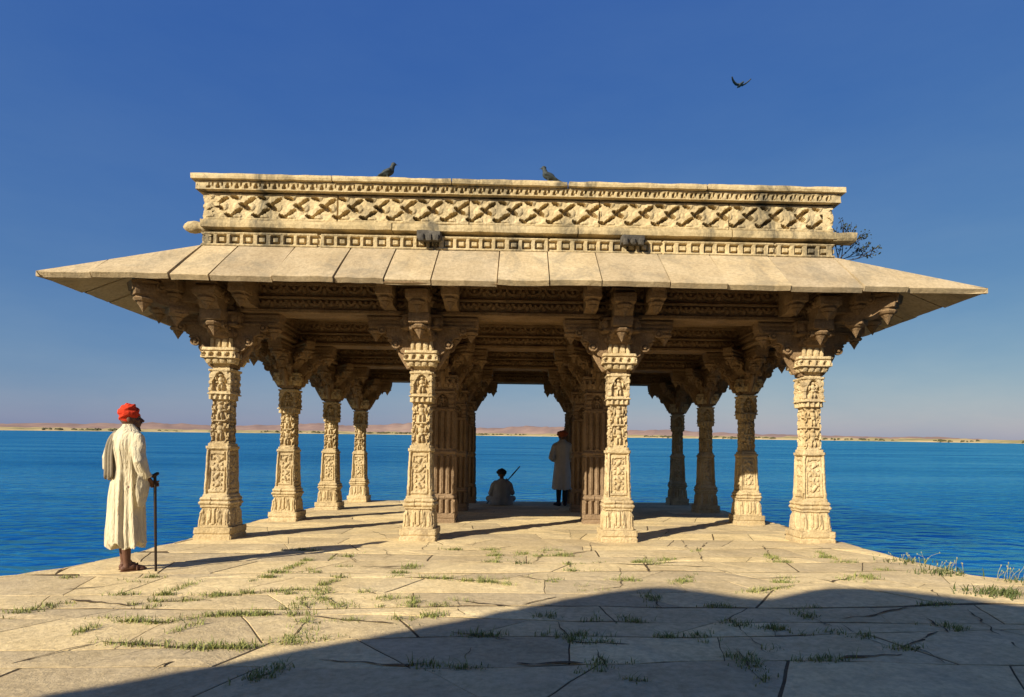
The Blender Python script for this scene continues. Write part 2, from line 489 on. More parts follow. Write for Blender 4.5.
CRACKS = [[(-2.22, 9.32), (-1.87, 8.74)], [(-1.92, 6.93), (-1.7, 6.49)], [(-1.63, 7.46), (-1.45, 6.95), (-1.49, 6.72)], [(-1.16, 7.34), (-1.17, 8.14)], [(-0.95, 9.63), (-0.9, 10.54)], [(0.15, 6.52), (0.32, 7.4)], [(0.79, 9.65), (0.73, 8.51)], [(0.57, 7.15), (0.52, 6.27)], [(0.96, 8.18), (0.87, 7.35)], [(1.03, 6.28), (0.91, 5.36)], [(1.46, 7.07), (1.28, 6.01)], [(-0.6, 7.5), (-0.57, 8.17)], [(-0.86, 7.3), (-0.51, 7.37)], [(-0.26, 7.0), (0.01, 7.06)], [(0.44, 7.02), (0.89, 7.43)], [(-1.74, 6.29), (-1.41, 6.15), (-1.12, 6.16)], [(0.17, 6.56), (0.31, 7.28)], [(0.56, 7.09), (0.51, 6.27)], [(2.28, 8.52), (2.11, 7.64)], [(2.24, 7.56), (2.55, 8.27)], [(2.27, 7.78), (2.0, 6.63)], [(3.22, 8.06), (2.8, 6.65)], [(2.8, 5.8), (2.87, 5.56), (3.29, 5.89), (3.53, 5.42)], [(3.6, 5.25), (3.46, 4.95)], [(1.47, 7.13), (1.27, 6.01)], [(1.04, 6.28), (0.89, 5.29), (0.64, 5.18)], [(0.26, 4.14), (0.33, 3.68)], [(1.07, 4.91), (1.06, 4.5)], [(1.47, 4.29), (1.45, 3.85), (1.42, 3.45)], [(2.07, 4.59), (2.06, 4.25), (2.09, 4.04)], [(2.24, 4.23), (2.54, 4.34), (2.96, 4.6), (3.44, 4.78)], [(2.19, 4.1), (2.16, 3.75), (2.23, 3.55)], [(2.89, 4.26), (2.79, 3.92)], [(3.38, 4.53), (3.12, 3.96), (2.98, 3.56)], [(2.2, 3.55), (2.38, 3.65), (2.72, 3.92)], [(0.46, 3.54), (0.47, 3.2)], [(2.38, 3.65), (2.34, 3.29)], [(0.33, 3.68), (0.65, 3.64)], [(-0.0, 3.28), (0.37, 3.3)], [(1.76, 3.39), (2.2, 3.46)], [(1.29, 3.55), (1.22, 3.17), (1.22, 3.02)], [(0.94, 6.49), (1.66, 6.39), (2.0, 6.32)], [(2.0, 6.32), (2.14, 5.7), (2.8, 5.8)], [(-0.06, 5.84), (0.35, 5.49)], [(1.35, 6.45), (1.72, 6.62)], [(1.96, 5.11), (2.69, 5.55)], [(0.03, 4.63), (0.31, 4.89)], [(-4.16, 5.38), (-3.97, 5.61)], [(-3.68, 5.09), (-3.47, 5.19), (-3.35, 5.4)], [(-3.42, 4.74), (-2.79, 4.56)], [(-1.69, 4.85), (-1.48, 4.38)], [(-0.49, 4.79), (-0.39, 4.33)], [(-1.96, 6.99), (-1.71, 6.59)], [(-1.19, 7.85), (-1.12, 8.24)], [(-1.86, 3.16), (-1.82, 3.31), (-1.85, 3.57)], [(-1.27, 5.14), (-0.97, 4.7)], [(-1.44, 4.29), (-1.13, 4.16), (-0.81, 4.09)], [(-2.64, 3.27), (-2.56, 3.43), (-2.44, 3.66)], [(-1.3, 3.02), (-1.22, 3.2), (-1.19, 3.35)], [(-1.07, 3.35), (-0.75, 3.27), (-0.46, 3.28)], [(-0.41, 3.89), (-0.05, 3.73)], [(-0.29, 3.36), (-0.25, 3.58)], [(-2.35, 4.84), (-2.09, 5.03), (-1.84, 5.13)], [(-2.44, 3.66), (-2.12, 3.6), (-1.74, 3.53), (-1.54, 3.57)], [(-2.59, 4.13), (-2.28, 4.09), (-2.06, 4.31), (-1.45, 4.31)], [(-2.71, 4.67), (-2.43, 4.75), (-2.24, 4.68)], [(-3.37, 4.16), (-3.42, 4.4), (-3.36, 4.66)], [(-1.64, 5.13), (-1.45, 4.77), (-1.29, 4.49)], [(-1.09, 5.69), (-0.62, 5.63), (-0.07, 5.37)], [(-1.73, 6.19), (-1.05, 6.27)], [(-0.41, 4.71), (-0.05, 4.6)], [(-1.34, 3.62), (-1.39, 4.0), (-1.42, 4.25)]]
JOINTS = []      # sample points along the open joints, for the weeds
def make_paving():
    rs = random.Random(21)
    mb = MB()
    rows = []
    y = -1.0
    while y < YB:
        rows.append(y)
        y += rs.uniform(.36, .68)
    rows[-1] = YB + .02
    def bound(k, x):
        if k == len(rows) - 1: return YB + .0 + .02 * noise.noise(Vector((x * 2, 3, 3)))
        sl_ = .05 * math.sin(k * 2.3) + .02
        return rows[k] + sl_ * x + .16 * noise.noise(Vector((x * .45, k * 3.7, 1))) + .035 * noise.noise(Vector((x * 2.3, k * 5.1, 7)))
    gy = [rs.choice((.009, .012, .015, .022, .030)) for _ in rows]
    for k in range(len(rows) - 1):
        x = -12 + rs.uniform(0, 1)
        js = []
        while x < 12:
            js.append((x, rs.uniform(-.45, .45), rs.choice((.003, .004, .005, .007, .011))))
            x += rs.uniform(.5, 1.25)
        for (a, sa, ga), (b, sb, gb) in zip(js, js[1:]):
            n = max(2, int((b - a) / .16))
            low = []; top = []
            for i in range(n + 1):
                t = i / n
                g0 = gy[k] * (.4 + 1.1 * abs(noise.noise(Vector((a + t, k, 4)))) * 1.6)
                x0 = (a - sa / 2 + ga) * (1 - t) + (b - sb / 2 - gb) * t
                x1 = (a + sa / 2 + ga) * (1 - t) + (b + sb / 2 - gb) * t
                low.append(Vector((x0, bound(k, x0) + g0, 0)))
                top.append(Vector((x1, bound(k + 1, x1) - gy[k + 1] * .6, 0)))
            m = 4
            Lf = [top[0].lerp(low[0], i / m) for i in range(1, m)]
            Rt = [low[-1].lerp(top[-1], i / m) for i in range(1, m)]
            poly = low + Rt + top[::-1] + Lf
            out = []
            for p in poly:
                p = p + noise.noise_vector(Vector((p.x * 6, p.y * 6, k))) * .012
                x_ = min(max(p.x, xl(p.y) + .012 * math.sin(p.y * 9)), xr(p.y) + .012 * math.sin(p.y * 7))
                out.append(Vector((x_, min(p.y, YB), 0)))
            xs = [p.x for p in out]
            if max(xs) - min(xs) < .08: continue
            area = sum(out[i].x * out[(i + 1) % len(out)].y - out[(i + 1) % len(out)].x * out[i].y for i in range(len(out))) / 2
            if area < .02: continue
            c = sum(out, Vector()) / len(out)
            tx, ty, z0 = rs.uniform(-.001, .001), rs.uniform(-.0012, .0012), rs.uniform(-.0008, .0012)
            def zz(p): return z0 + (p.x - c.x) * tx + (p.y - c.y) * ty
            N = len(out)
            r0 = []; r1 = []; r2 = []; r3 = []
            for p in out:
                d = (c - p)
                dn = d.normalized()
                r0.append((p.x, p.y, -.06))
                r1.append((p.x, p.y, zz(p) - .0008))
                q = p + dn * .004
                r2.append((q.x, q.y, zz(q)))
                q2 = p.lerp(c, .45)
                r3.append((q2.x, q2.y, max(-.0006, zz(q2) + .004 + .016 * noise.noise(q2 * 2.5))))
            vs_ = r0 + r1 + r2 + r3 + [(c.x, c.y, max(-.0004, z0 + .004 + .012 * noise.noise(c * 2.5)))]
            fs = []
            for i in range(N):
                j = (i + 1) % N
                fs += [(i, j, N + j, N + i), (N + i, N + j, 2 * N + j, 2 * N + i), (2 * N + i, 2 * N + j, 3 * N + j, 3 * N + i), (3 * N + i, 3 * N + j, 4 * N)]
            mb.add(vs_, fs)
            for p in low + Rt:
                if xl(p.y) < p.x < xr(p.y): JOINTS.append((p.x, p.y))
    nslab = len(mb.f)
    # open cracks and broken joints filled with earth
    for ln in CRACKS:
        pts = []
        for (xa, ya), (xb, yb) in zip(ln, ln[1:]):
            m = max(2, int(math.hypot(xb - xa, yb - ya) / .035))
            for i in range(m): pts.append(Vector((xa + (xb - xa) * i / m, ya + (yb - ya) * i / m, 0)))
        pts.append(Vector((*ln[-1], 0)))
        pts = [p + Vector((noise.noise(p * 9), noise.noise(p * 9 + Vector((5, 5, 5))), 0)) * .03 for p in pts]
        Lw = rs.uniform(.5, 1.0)
        vs_ = []
        for i, p in enumerate(pts):
            d = (pts[min(i + 1, len(pts) - 1)] - pts[max(i - 1, 0)]).normalized()
            nn = Vector((-d.y, d.x, 0))
            t = i / (len(pts) - 1)
            wd = (.0035 + .011 * abs(d.x)) * Lw * (.35 + 1.1 * abs(noise.noise(p * 5)) * 1.8) * (.25 + .75 * min(1, min(t, 1 - t) * 6))
            vs_ += [p + nn * wd + Vector((0, 0, .0075)), p - nn * wd + Vector((0, 0, .0075))]
            JOINTS.append((p.x, p.y)); JOINTS.append((p.x, p.y))
        mb.add(vs_, [(2 * i, 2 * i + 1, 2 * i + 3, 2 * i + 2) for i in range(len(pts) - 1)])
    o = tag(mb.build('stone_pavement', M_PAVE), 'pale uneven flagstones of the terrace', kind='structure')
    o.data.materials.append(M_JOINT)
    o.data.polygons.foreach_set('material_index', [0] * nslab + [1] * (len(o.data.polygons) - nslab))
    TERR.append((o, False))
make_paving()

# ------------------------------------------------------------------ pavilion
Y0, DB, BAY = 8.45, 2.40, 2.70            # first column row, row spacing, column spacing
XS = [-1.5 * BAY, -.5 * BAY, .5 * BAY, 1.5 * BAY]
YS = [Y0 + DB * j for j in range(4)]
pav = thing('stone_pavilion', 'carved sandstone pavilion of sixteen pillars with wide sloping eaves at the lake edge', 'pavilion')

def smooth(a, b, x):
    t = min(1, max(0, (x - a) / (b - a)))
    return t * t * (3 - 2 * t)
def blob(u, v, cu, cv, ru, rv):
    q = ((u - cu) / ru) ** 2 + ((v - cv) / rv) ** 2
    return math.sqrt(1 - q) if q < 1 else 0
def figure(u, v, h, sway):
    # small standing carved figure in a box of height h, u centred, v from 0
    d = 0
    s_ = sway * h
    for cu, cv, ru, rv in ((.0 + s_, .88, .10, .10), (0, .62, .17, .17), (-s_, .42, .14, .12), (-.09, .2, .07, .22), (.09, .2, .07, .22),
                           (-.22, .62, .06, .17), (.23, .7, .06, .15), (.18, .48, .12, .05)):
        d = max(d, blob(u / h, v / h, cu, cv, ru, rv))
    return d
BLOCKS = [  # z0, z1, half width bottom, half width top, style
    (0.00, 0.16, .255, .25, 'plinth'), (0.16, 0.45, .222, .205, 'base'), (0.45, 0.505, .215, .215, 'band'), (0.505, 0.56, .205, .205, 'band'),
    (0.56, 1.24, .180, .160, 'panel'), (1.24, 1.94, .140, .132, 'figures'), (1.94, 2.28, .165, .160, 'niche'), (2.28, 2.35, .125, .125, 'neck'),
    (2.35, 2.42, .19, .215, 'bosses'), (2.42, 2.56, .235, .215, 'bosses2'), (2.56, 2.70, .15, .15, 'bosses')]
INNER = [
    (0.00, 0.16, .26, .25, 'plinth'), (0.16, 0.40, .235, .23, 'flute'), (0.40, 0.47, .235, .235, 'band'), (0.47, 1.18, .215, .21, 'flute'), (1.18, 1.26, .225, .225, 'band'),
    (1.26, 1.96, .205, .20, 'flute'), (1.96, 2.28, .215, .21, 'niche'), (2.28, 2.35, .19, .19, 'neck'), (2.35, 2.42, .23, .25, 'bosses'), (2.42, 2.56, .26, .25, 'bosses2'), (2.56, 2.70, .19, .19, 'bosses')]
def carve(u, z, b, face):
    z0, z1, wa, wb, st = b
    t = (z - z0) / (z1 - z0); h = z1 - z0
    wv = wa + (wb - wa) * t
    v = z - z0
    e = wv - abs(u)
    fs = face * 1.7
    if st == 'flute':
        k = .105
        uu = abs((u + 10 * k + k / 2) % k - k / 2)
        d = .018 - .05 * smooth(.024, .04, uu) + .012 * (uu < .008)
        if .04 > t or t > .96: d = .01
        return d
    if st == 'plinth':
        return -.012 if .35 < t < .5 else 0
    if st == 'base':
        d = 0
        if e > .02 and .08 < t < .9:
            k = .11
            uu = (u + 5 * k) % k - k / 2
            d = -.020 + .026 * blob(uu, v, 0, .02, .052, .24) - .012 * (abs(uu) < .008) + .012 * blob(uu, v, 0, .20, .025, .03)
            cu = blob(u, v, 0, h * .5, .075, .10)
            if cu: d = .004 + .012 * cu - .018 * (abs(abs(u) - .03) < .008)
        return d - .03 * (e < .03 and .2 < t < .85)
    if st == 'band':
        return .022 * math.sin(math.pi * t) - .008 - .012 * (abs(u) < .05)
    if st == 'panel':
        d = 0
        if e < .022: d = -.018
        elif .06 < t < .92 and e > .045:
            d = -.024
            if min(e - .045, v - .06 * h, .92 * h - v) > .022:
                d = -.006
                if min(e - .067, v - .13 * h, .85 * h - v) > .008:
                    d = -.026
                    m = math.sin(v * 42 + fs * 3) * .035
                    d += .026 * blob(u - m * .6, (v * 1.0 + 10) % .11, 0, .055, .030, .05)
                    d += .018 * (abs(abs(u) - .055) < .01) * (math.sin(v * 90) > 0)
        if t > .94 or t < .035: d = .012
        return d
    if st == 'figures':
        d = -.005
        if abs(u) > wv * .56: d = -.040 + .022 * (math.sin(v * 52 + fs) > .1) * (abs(u) < wv * .95)
        else:
            n = 2; hh = h * .80 / n
            vv = v - .10 * h
            if 0 < vv < hh * n:
                i = int(vv / hh)
                d = -.036 + .046 * figure(u * (1 if (i + face) % 2 else -1), vv - i * hh, hh * .96, .06)
                if (vv % hh) > hh * .94: d = .006
        if t > .90: d = .016 + .014 * math.sin(u * 90 + fs)
        if t < .06: d = .012
        if .90 > t > .86: d = -.03
        return d
    if st == 'niche':
        d = 0
        if t > .93 or t < .06: d = .012
        elif e > .035 and abs(u) < .1:
            arch = .78 - .5 * (abs(u) / .11) ** 2
            if .12 < t < arch + .1:
                d = -.055 + .058 * figure(u * (1 if face % 2 else -1), v - .13 * h, h * .70, .09)
        else:
            d = -.014 * (math.sin(v * 70) > .2)
        return d
    if st == 'neck': return -.01 * math.sin(t * math.pi)
    if st == 'bosses':
        k = .092
        uu = (u + 10 * k) % k - k / 2
        d = -.004 + .010 * blob(uu, v, 0, h * .5, .036, h * .5)
        if abs(uu) > .036: d = -.024
        return d
    if st == 'bosses2':
        if t > .74: return .016
        if t > .66: return -.014
        k = .105
        uu = (u + 10 * k + k / 2) % k - k / 2
        d = .004 - .036 * (blob(uu, v, .022, h * .30, .026, .030) > 0) + .012 * blob(uu, v, -.02, h * .36, .028, .045)
        if t < .08: d = .008
        return d
    return 0
def column_part(zlo, zhi, seed, npf=34, blocks=None):
    mb = MB()
    rings = []
    for b in (blocks or BLOCKS):
        if b[0] < zlo - 1e-6 or b[1] > zhi + 1e-6: continue
        n = max(3, int((b[1] - b[0]) / .0115))
        for i in range(n + 1):
            z = b[0] + (b[1] - b[0]) * (i / n) + (.0006 if i == 0 else -.0006 if i == n else 0)
            rings.append((z, b))
    vs_ = []
    for z, b in rings:
        t = (z - b[0]) / (b[1] - b[0])
        wv = (b[2] + (b[3] - b[2]) * t) * (.93 if .16 < z < 2.35 else .97)
        for face in range(4):
            a = face * math.pi / 2
            ca, sa = math.cos(a), math.sin(a)
            for i in range(npf):
                s_ = -1 + 2 * i / npf
                u = s_ * wv
                d = carve(u, z, b, face)
                if i == 0: d -= .010 + .010 * noise.noise(Vector((z * 9, face, seed)))
                x = u; y = -(wv + d)
                if i == 0: x = -(wv + d)
                p = Vector((x * ca - y * sa, x * sa + y * ca, z))
                q = Vector((p.x, p.y, p.z + seed))
                p += noise.noise_vector(q * 11) * .006 + noise.noise_vector(q * 37) * .0035
                vs_.append(p)
    m = 4 * npf
    fs = []
    for r in range(len(rings) - 1):
        for k in range(m):
            k2 = (k + 1) % m
            fs.append((r * m + k, r * m + k2, (r + 1) * m + k2, (r + 1) * m + k))
    fs.append(tuple(range(m - 1, -1, -1)))
    fs.append(tuple((len(rings) - 1) * m + k for k in range(m)))
    mb.add(vs_, fs)
    return mb

def pendant(mb, r, z, size, M, n=8):
    # hanging bud: stepped pot narrowing to a point, top at z
    s_ = size
    T = M @ Matrix.Translation((r, 0, z))
    mb.lathe([(.004, -1.75 * s_), (.10 * s_, -1.62 * s_), (.42 * s_, -1.05 * s_), (.62 * s_, -.82 * s_), (.56 * s_, -.78 * s_), (.56 * s_, -.72 * s_), (.82 * s_, -.62 * s_), (1.0 * s_, -.40 * s_),
              (.92 * s_, -.24 * s_), (.80 * s_, -.2 * s_), (.86 * s_, -.1 * s_), (.86 * s_, .03)], n, T)
def disc(mb, r, z, rad, hw, M):
    for s_ in (-1, 1):
        T = M @ Matrix.Translation((r, s_ * hw, z)) @ Matrix.Rotation(R(-90) * s_, 4, 'X')
        mb.lathe([(rad, -.02), (rad, .018), (rad * .72, .022), (rad * .68, .006), (rad * .45, .006), (rad * .40, .030), (rad * .1, .036)], 12, T)
def carved_arm(mb, poly, hw, M, ribs=True):
    mb.prism(poly, -hw, hw, M)
    zt = max(p[1] for p in poly); rt = max(p[0] for p in poly); zl = min(p[1] for p in poly)
    # moulded fillets across the top and volutes on the flanks
    for k, (dz, out) in enumerate(((.035, .026), (.095, .012), (.15, .024))):
        if zt - dz - .03 > zl + .1:
            mb.box((.08, -hw - out, zt - dz - .026), (rt * (.98 - .03 * k), hw + out, zt - dz), M)
    disc(mb, rt * .72, zt - .17 - .04, .055, hw + .012, M)
    disc(mb, rt * .47, (zt + zl) / 2 - .02, .065, hw + .014, M)
ARM = [(.05, 2.30), (.15, 2.30), (.165, 2.40), (.215, 2.43), (.235, 2.52), (.295, 2.55), (.32, 2.63), (.385, 2.66), (.41, 2.73), (.475, 2.76), (.50, 2.83), (.58, 2.86), (.70, 2.88), (.75, 2.94), (.76, 3.06), (.05, 3.06)]
ARM_HI = [(.05, 2.62), (.20, 2.63), (.245, 2.70), (.31, 2.72), (.36, 2.78), (.43, 2.80), (.46, 2.86), (.50, 2.90), (.56, 2.92), (.66, 2.93), (.73, 2.96), (.74, 3.06), (.05, 3.06)]
EAVE_ARM = [(.05, 3.00), (.60, 3.00), (.76, 3.02), (.86, 3.08), (.90, 3.14), (1.02, 3.16), (1.04, 3.26), (.70, 3.44), (.05, 3.44)]
def bracket_mesh(outs, diag, seed):
    mb = MB()
    mb.rbox((-.175, -.175, 2.70), (.175, .175, 2.85), .05, .008, None, seed)
    for k in range(4):
        M = Matrix.Rotation(k * math.pi / 2, 4, 'Z')
        for u in (-.12, -.04, .04, .12): mb.ell((u, -.175, 2.765), (.036, .030, .045), M, 10, 7)
        for u in (-.2, -.1, 0, .1, .2): mb.ell((u, -.262, 2.95), (.042, .024, .06), M, 10, 7)
        mb.box((-.285, -.285, 3.0), (.285, -.24, 3.03), M)
        mb.box((-.275, -.275, 2.855), (.275, -.24, 2.88), M)
    mb.box((-.11, -.11, 2.50), (.11, .11, 2.71))
    mb.rbox((-.26, -.26, 2.84), (.26, .26, 3.055), .06, .008, None, seed + 2)
    for k in range(4):
        M = Matrix.Rotation(k * math.pi / 2, 4, 'Z')
        if k in outs and k == 3:
            # towards the front the bracket is short and sits high under the eave
            carved_arm(mb, [(r * .62, z) for r, z in ARM_HI], .105, M)
            mb.rbox((.25, -.14, 2.88), (.47, .14, 3.02), .05, .008, M, seed + k)
            pendant(mb, .345, 2.90, .12, M)
            carved_arm(mb, [(r * .62, z) for r, z in EAVE_ARM], .125, M)
            mb.rbox((.40, -.15, 3.16), (.66, .15, 3.28), .05, .008, M, seed + k + 9)
            pendant(mb, .55, 3.17, .11, M)
            continue
        carved_arm(mb, ARM, .105, M)
        mb.rbox((.56, -.115, 2.88), (.745, .115, 2.965), .05, .008, M, seed + k)
        pendant(mb, .655, 2.885, .105, M)
        mb.rbox((.385, -.105, 2.755), (.50, .105, 2.815), .05, .008, M, seed + k + 3)
        pendant(mb, .44, 2.76, .065, M)
        pendant(mb, .27, 2.555, .055, M)
        # small carved figure leaning out under the bracket
        for p_, q_, r1, r2 in (((.20, 0, 2.36), (.27, 0, 2.50), .035, .05), ((.27, 0, 2.50), (.33, 0, 2.60), .05, .045), ((.34, 0, 2.655), (.35, 0, 2.66), .035, .035), ((.27, -.05, 2.56), (.38, -.07, 2.68), .02, .016), ((.27, .05, 2.56), (.38, .07, 2.68), .02, .016)):
            mb.capsule(M @ Vector(p_), M @ Vector(q_), r1, r2, 7)
        if k in outs:
            carved_arm(mb, EAVE_ARM, .115, M)
            mb.rbox((.80, -.14, 3.12), (1.06, .14, 3.25), .05, .008, M, seed + k + 9)
            pendant(mb, .92, 3.13, .125, M)
    for k in range(4):
        a = R(45 + 90 * k)
        if any(abs((a - b + math.pi) % (2 * math.pi) - math.pi) < .1 for b in diag): continue
        if seed >= 0 and 3 in outs and k in (2, 3): continue
        M = Matrix.Rotation(a, 4, 'Z')
        carved_arm(mb, [(r * .98, z) for r, z in ARM_HI], .075, M)
        mb.rbox((.52, -.10, 2.93), (.70, .10, 2.99), .05, .008, M, seed + k + 31)
        pendant(mb, .61, 2.935, .095, M)
        pendant(mb, .36, 2.79, .065, M)
    for a in diag:
        M = Matrix.Rotation(a, 4, 'Z')
        carved_arm(mb, [(r * 1.12, z) for r, z in EAVE_ARM], .10, M)
        mb.rbox((.86, -.12, 3.10), (1.12, .12, 3.24), .05, .008, M, seed + 13)
        pendant(mb, 1.0, 3.11, .12, M)
        pendant(mb, .62, 2.99, .12, M)
        mb.rbox((.50, -.11, 2.93), (.74, .11, 3.02), .05, .008, M, seed + 15)
    return mb
_cols = {}
def col_meshes(seed, inner=False):
    if seed not in _cols:
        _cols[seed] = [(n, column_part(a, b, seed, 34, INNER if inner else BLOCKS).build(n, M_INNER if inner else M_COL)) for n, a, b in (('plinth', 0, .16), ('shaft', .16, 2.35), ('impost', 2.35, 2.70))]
        for n, o in _cols[seed]:
            COL.objects.unlink(o)
    return [(n, o.data) for n, o in _cols[seed]]
_br = {}
for j, y in enumerate(YS):
    for i, x in enumerate(XS):
        c = link('column', None, pav)
        c.location = (x, y, 0)
        rz = ((i + j) % 4) * math.pi / 2
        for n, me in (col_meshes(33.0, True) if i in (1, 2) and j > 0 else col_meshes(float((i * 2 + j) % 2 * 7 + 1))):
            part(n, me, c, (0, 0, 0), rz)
        outs = set(); diag = []
        if j == 0: outs.add(3)
        if j == 3: outs.add(1)
        if i == 0: outs.add(2)
        if i == 3: outs.add(0)
        if len(outs) == 2:
            diag = [{(0, 0): R(225), (3, 0): R(315), (0, 3): R(135), (3, 3): R(45)}[(i, j)]]
        key = (tuple(sorted(outs)), tuple(diag))
        if key not in _br:
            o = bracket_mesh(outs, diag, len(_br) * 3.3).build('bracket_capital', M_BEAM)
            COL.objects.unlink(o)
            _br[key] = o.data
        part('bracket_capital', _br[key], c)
for L in _cols.values():
    for n, o in L: bpy.data.objects.remove(o)
for o in [o for o in bpy.data.objects if o.name.startswith('bracket_capital') and not o.users_collection]:
    bpy.data.objects.remove(o)

# beams: carved lintels on every row and every file of columns
def scallop(x, v, k, r):
    # hanging scallops with a bud in each and a leaf between
    d = -.012
    q = math.hypot(x, v * 1.2)
    if abs(q - r) < .020: d = .026
    elif q < r - .020: d = -.034
    d = max(d, -.034 + .066 * blob(x, v, 0, .028, .034, .042))
    d = max(d, -.012 + .045 * blob(abs(x), v, k / 2, .055, .034, .05))
    return d
def beam_fn(s, t):
    # t 0..0.42
    if t < .045: return .030
    if t < .060: return -.02
    if t < .175:
        k = .23
        return scallop((s % k) - k / 2, .175 - t, k, .078)
    if t < .19: return -.02
    if t < .225: return .036
    if t < .24: return -.018
    if t < .37:
        k = .27
        return scallop((s % k) - k / 2, .37 - t, k, .095)
    return .026
def make_beams():
    zb, hb, th = 3.05, .42, .17
    for j, y in enumerate(YS):
        mb = MB()
        x0, x1 = XS[0] - .24, XS[3] + .24
        mb.box((x0, y - th + .025, zb + .002), (x1, y + th, zb + hb))
        mb.relief((x0, y - th, zb), (1, 0, 0), (0, 0, 1), (0, -1, 0), x1 - x0, hb, beam_fn, .013 if j < 2 else .02, .0105, .06)
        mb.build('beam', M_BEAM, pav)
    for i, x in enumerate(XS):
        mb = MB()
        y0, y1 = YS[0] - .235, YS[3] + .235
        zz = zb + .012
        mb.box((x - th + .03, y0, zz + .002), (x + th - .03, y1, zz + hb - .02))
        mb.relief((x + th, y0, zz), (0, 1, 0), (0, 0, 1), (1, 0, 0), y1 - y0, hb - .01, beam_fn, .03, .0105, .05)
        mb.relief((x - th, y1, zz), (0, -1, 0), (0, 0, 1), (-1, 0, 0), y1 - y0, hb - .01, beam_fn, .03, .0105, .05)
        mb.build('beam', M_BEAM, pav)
    mb = MB()
    mb.rbox((XS[0] - .2, YS[0] - .2, 3.465), (XS[3] + .2, YS[3] + .2, 3.62), .3, .01)
    # coffer ribs under the ceiling
    for i in range(3):
        for j in range(3):
            cx, cy = (XS[i] + XS[i + 1]) / 2, (YS[j] + YS[j + 1]) / 2
            for k, (r, d) in enumerate(((.95, .05), (.7, .08), (.42, .12))):
                mb.lathe([(r, 3.468 - d * .3), (r, 3.47)], 24, Matrix.Translation((cx, cy, 0)))
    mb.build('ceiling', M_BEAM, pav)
make_beams()

# small brackets under the eaves on either side of each outer column
def eave_brackets():
    mb = MB()
    mb.prism([(.12, 3.10), (.44, 3.10), (.58, 3.16), (.66, 3.24), (.70, 3.34), (.62, 3.50), (.12, 3.50)], -.085, .085, Matrix())
    mb.rbox((.42, -.115, 3.20), (.68, .115, 3.36), .05, .008)
    pendant(mb, .54, 3.21, .105, Matrix())
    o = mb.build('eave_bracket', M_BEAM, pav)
    me = o.data
    first = True
    spots = []
    for x in XS:
        for dx in (-.42, .42): spots.append((x + dx, YS[0], R(270)))
    for y in YS:
        for dy in (-.42, .42):
            spots.append((XS[0], y + dy, R(180))); spots.append((XS[3], y + dy, 0))
    for x, y, a in spots:
        q = o if first else part('eave_bracket', me, pav)
        first = False
        q.location = (x, y, 0); q.rotation_euler = (0, 0, a)
eave_brackets()

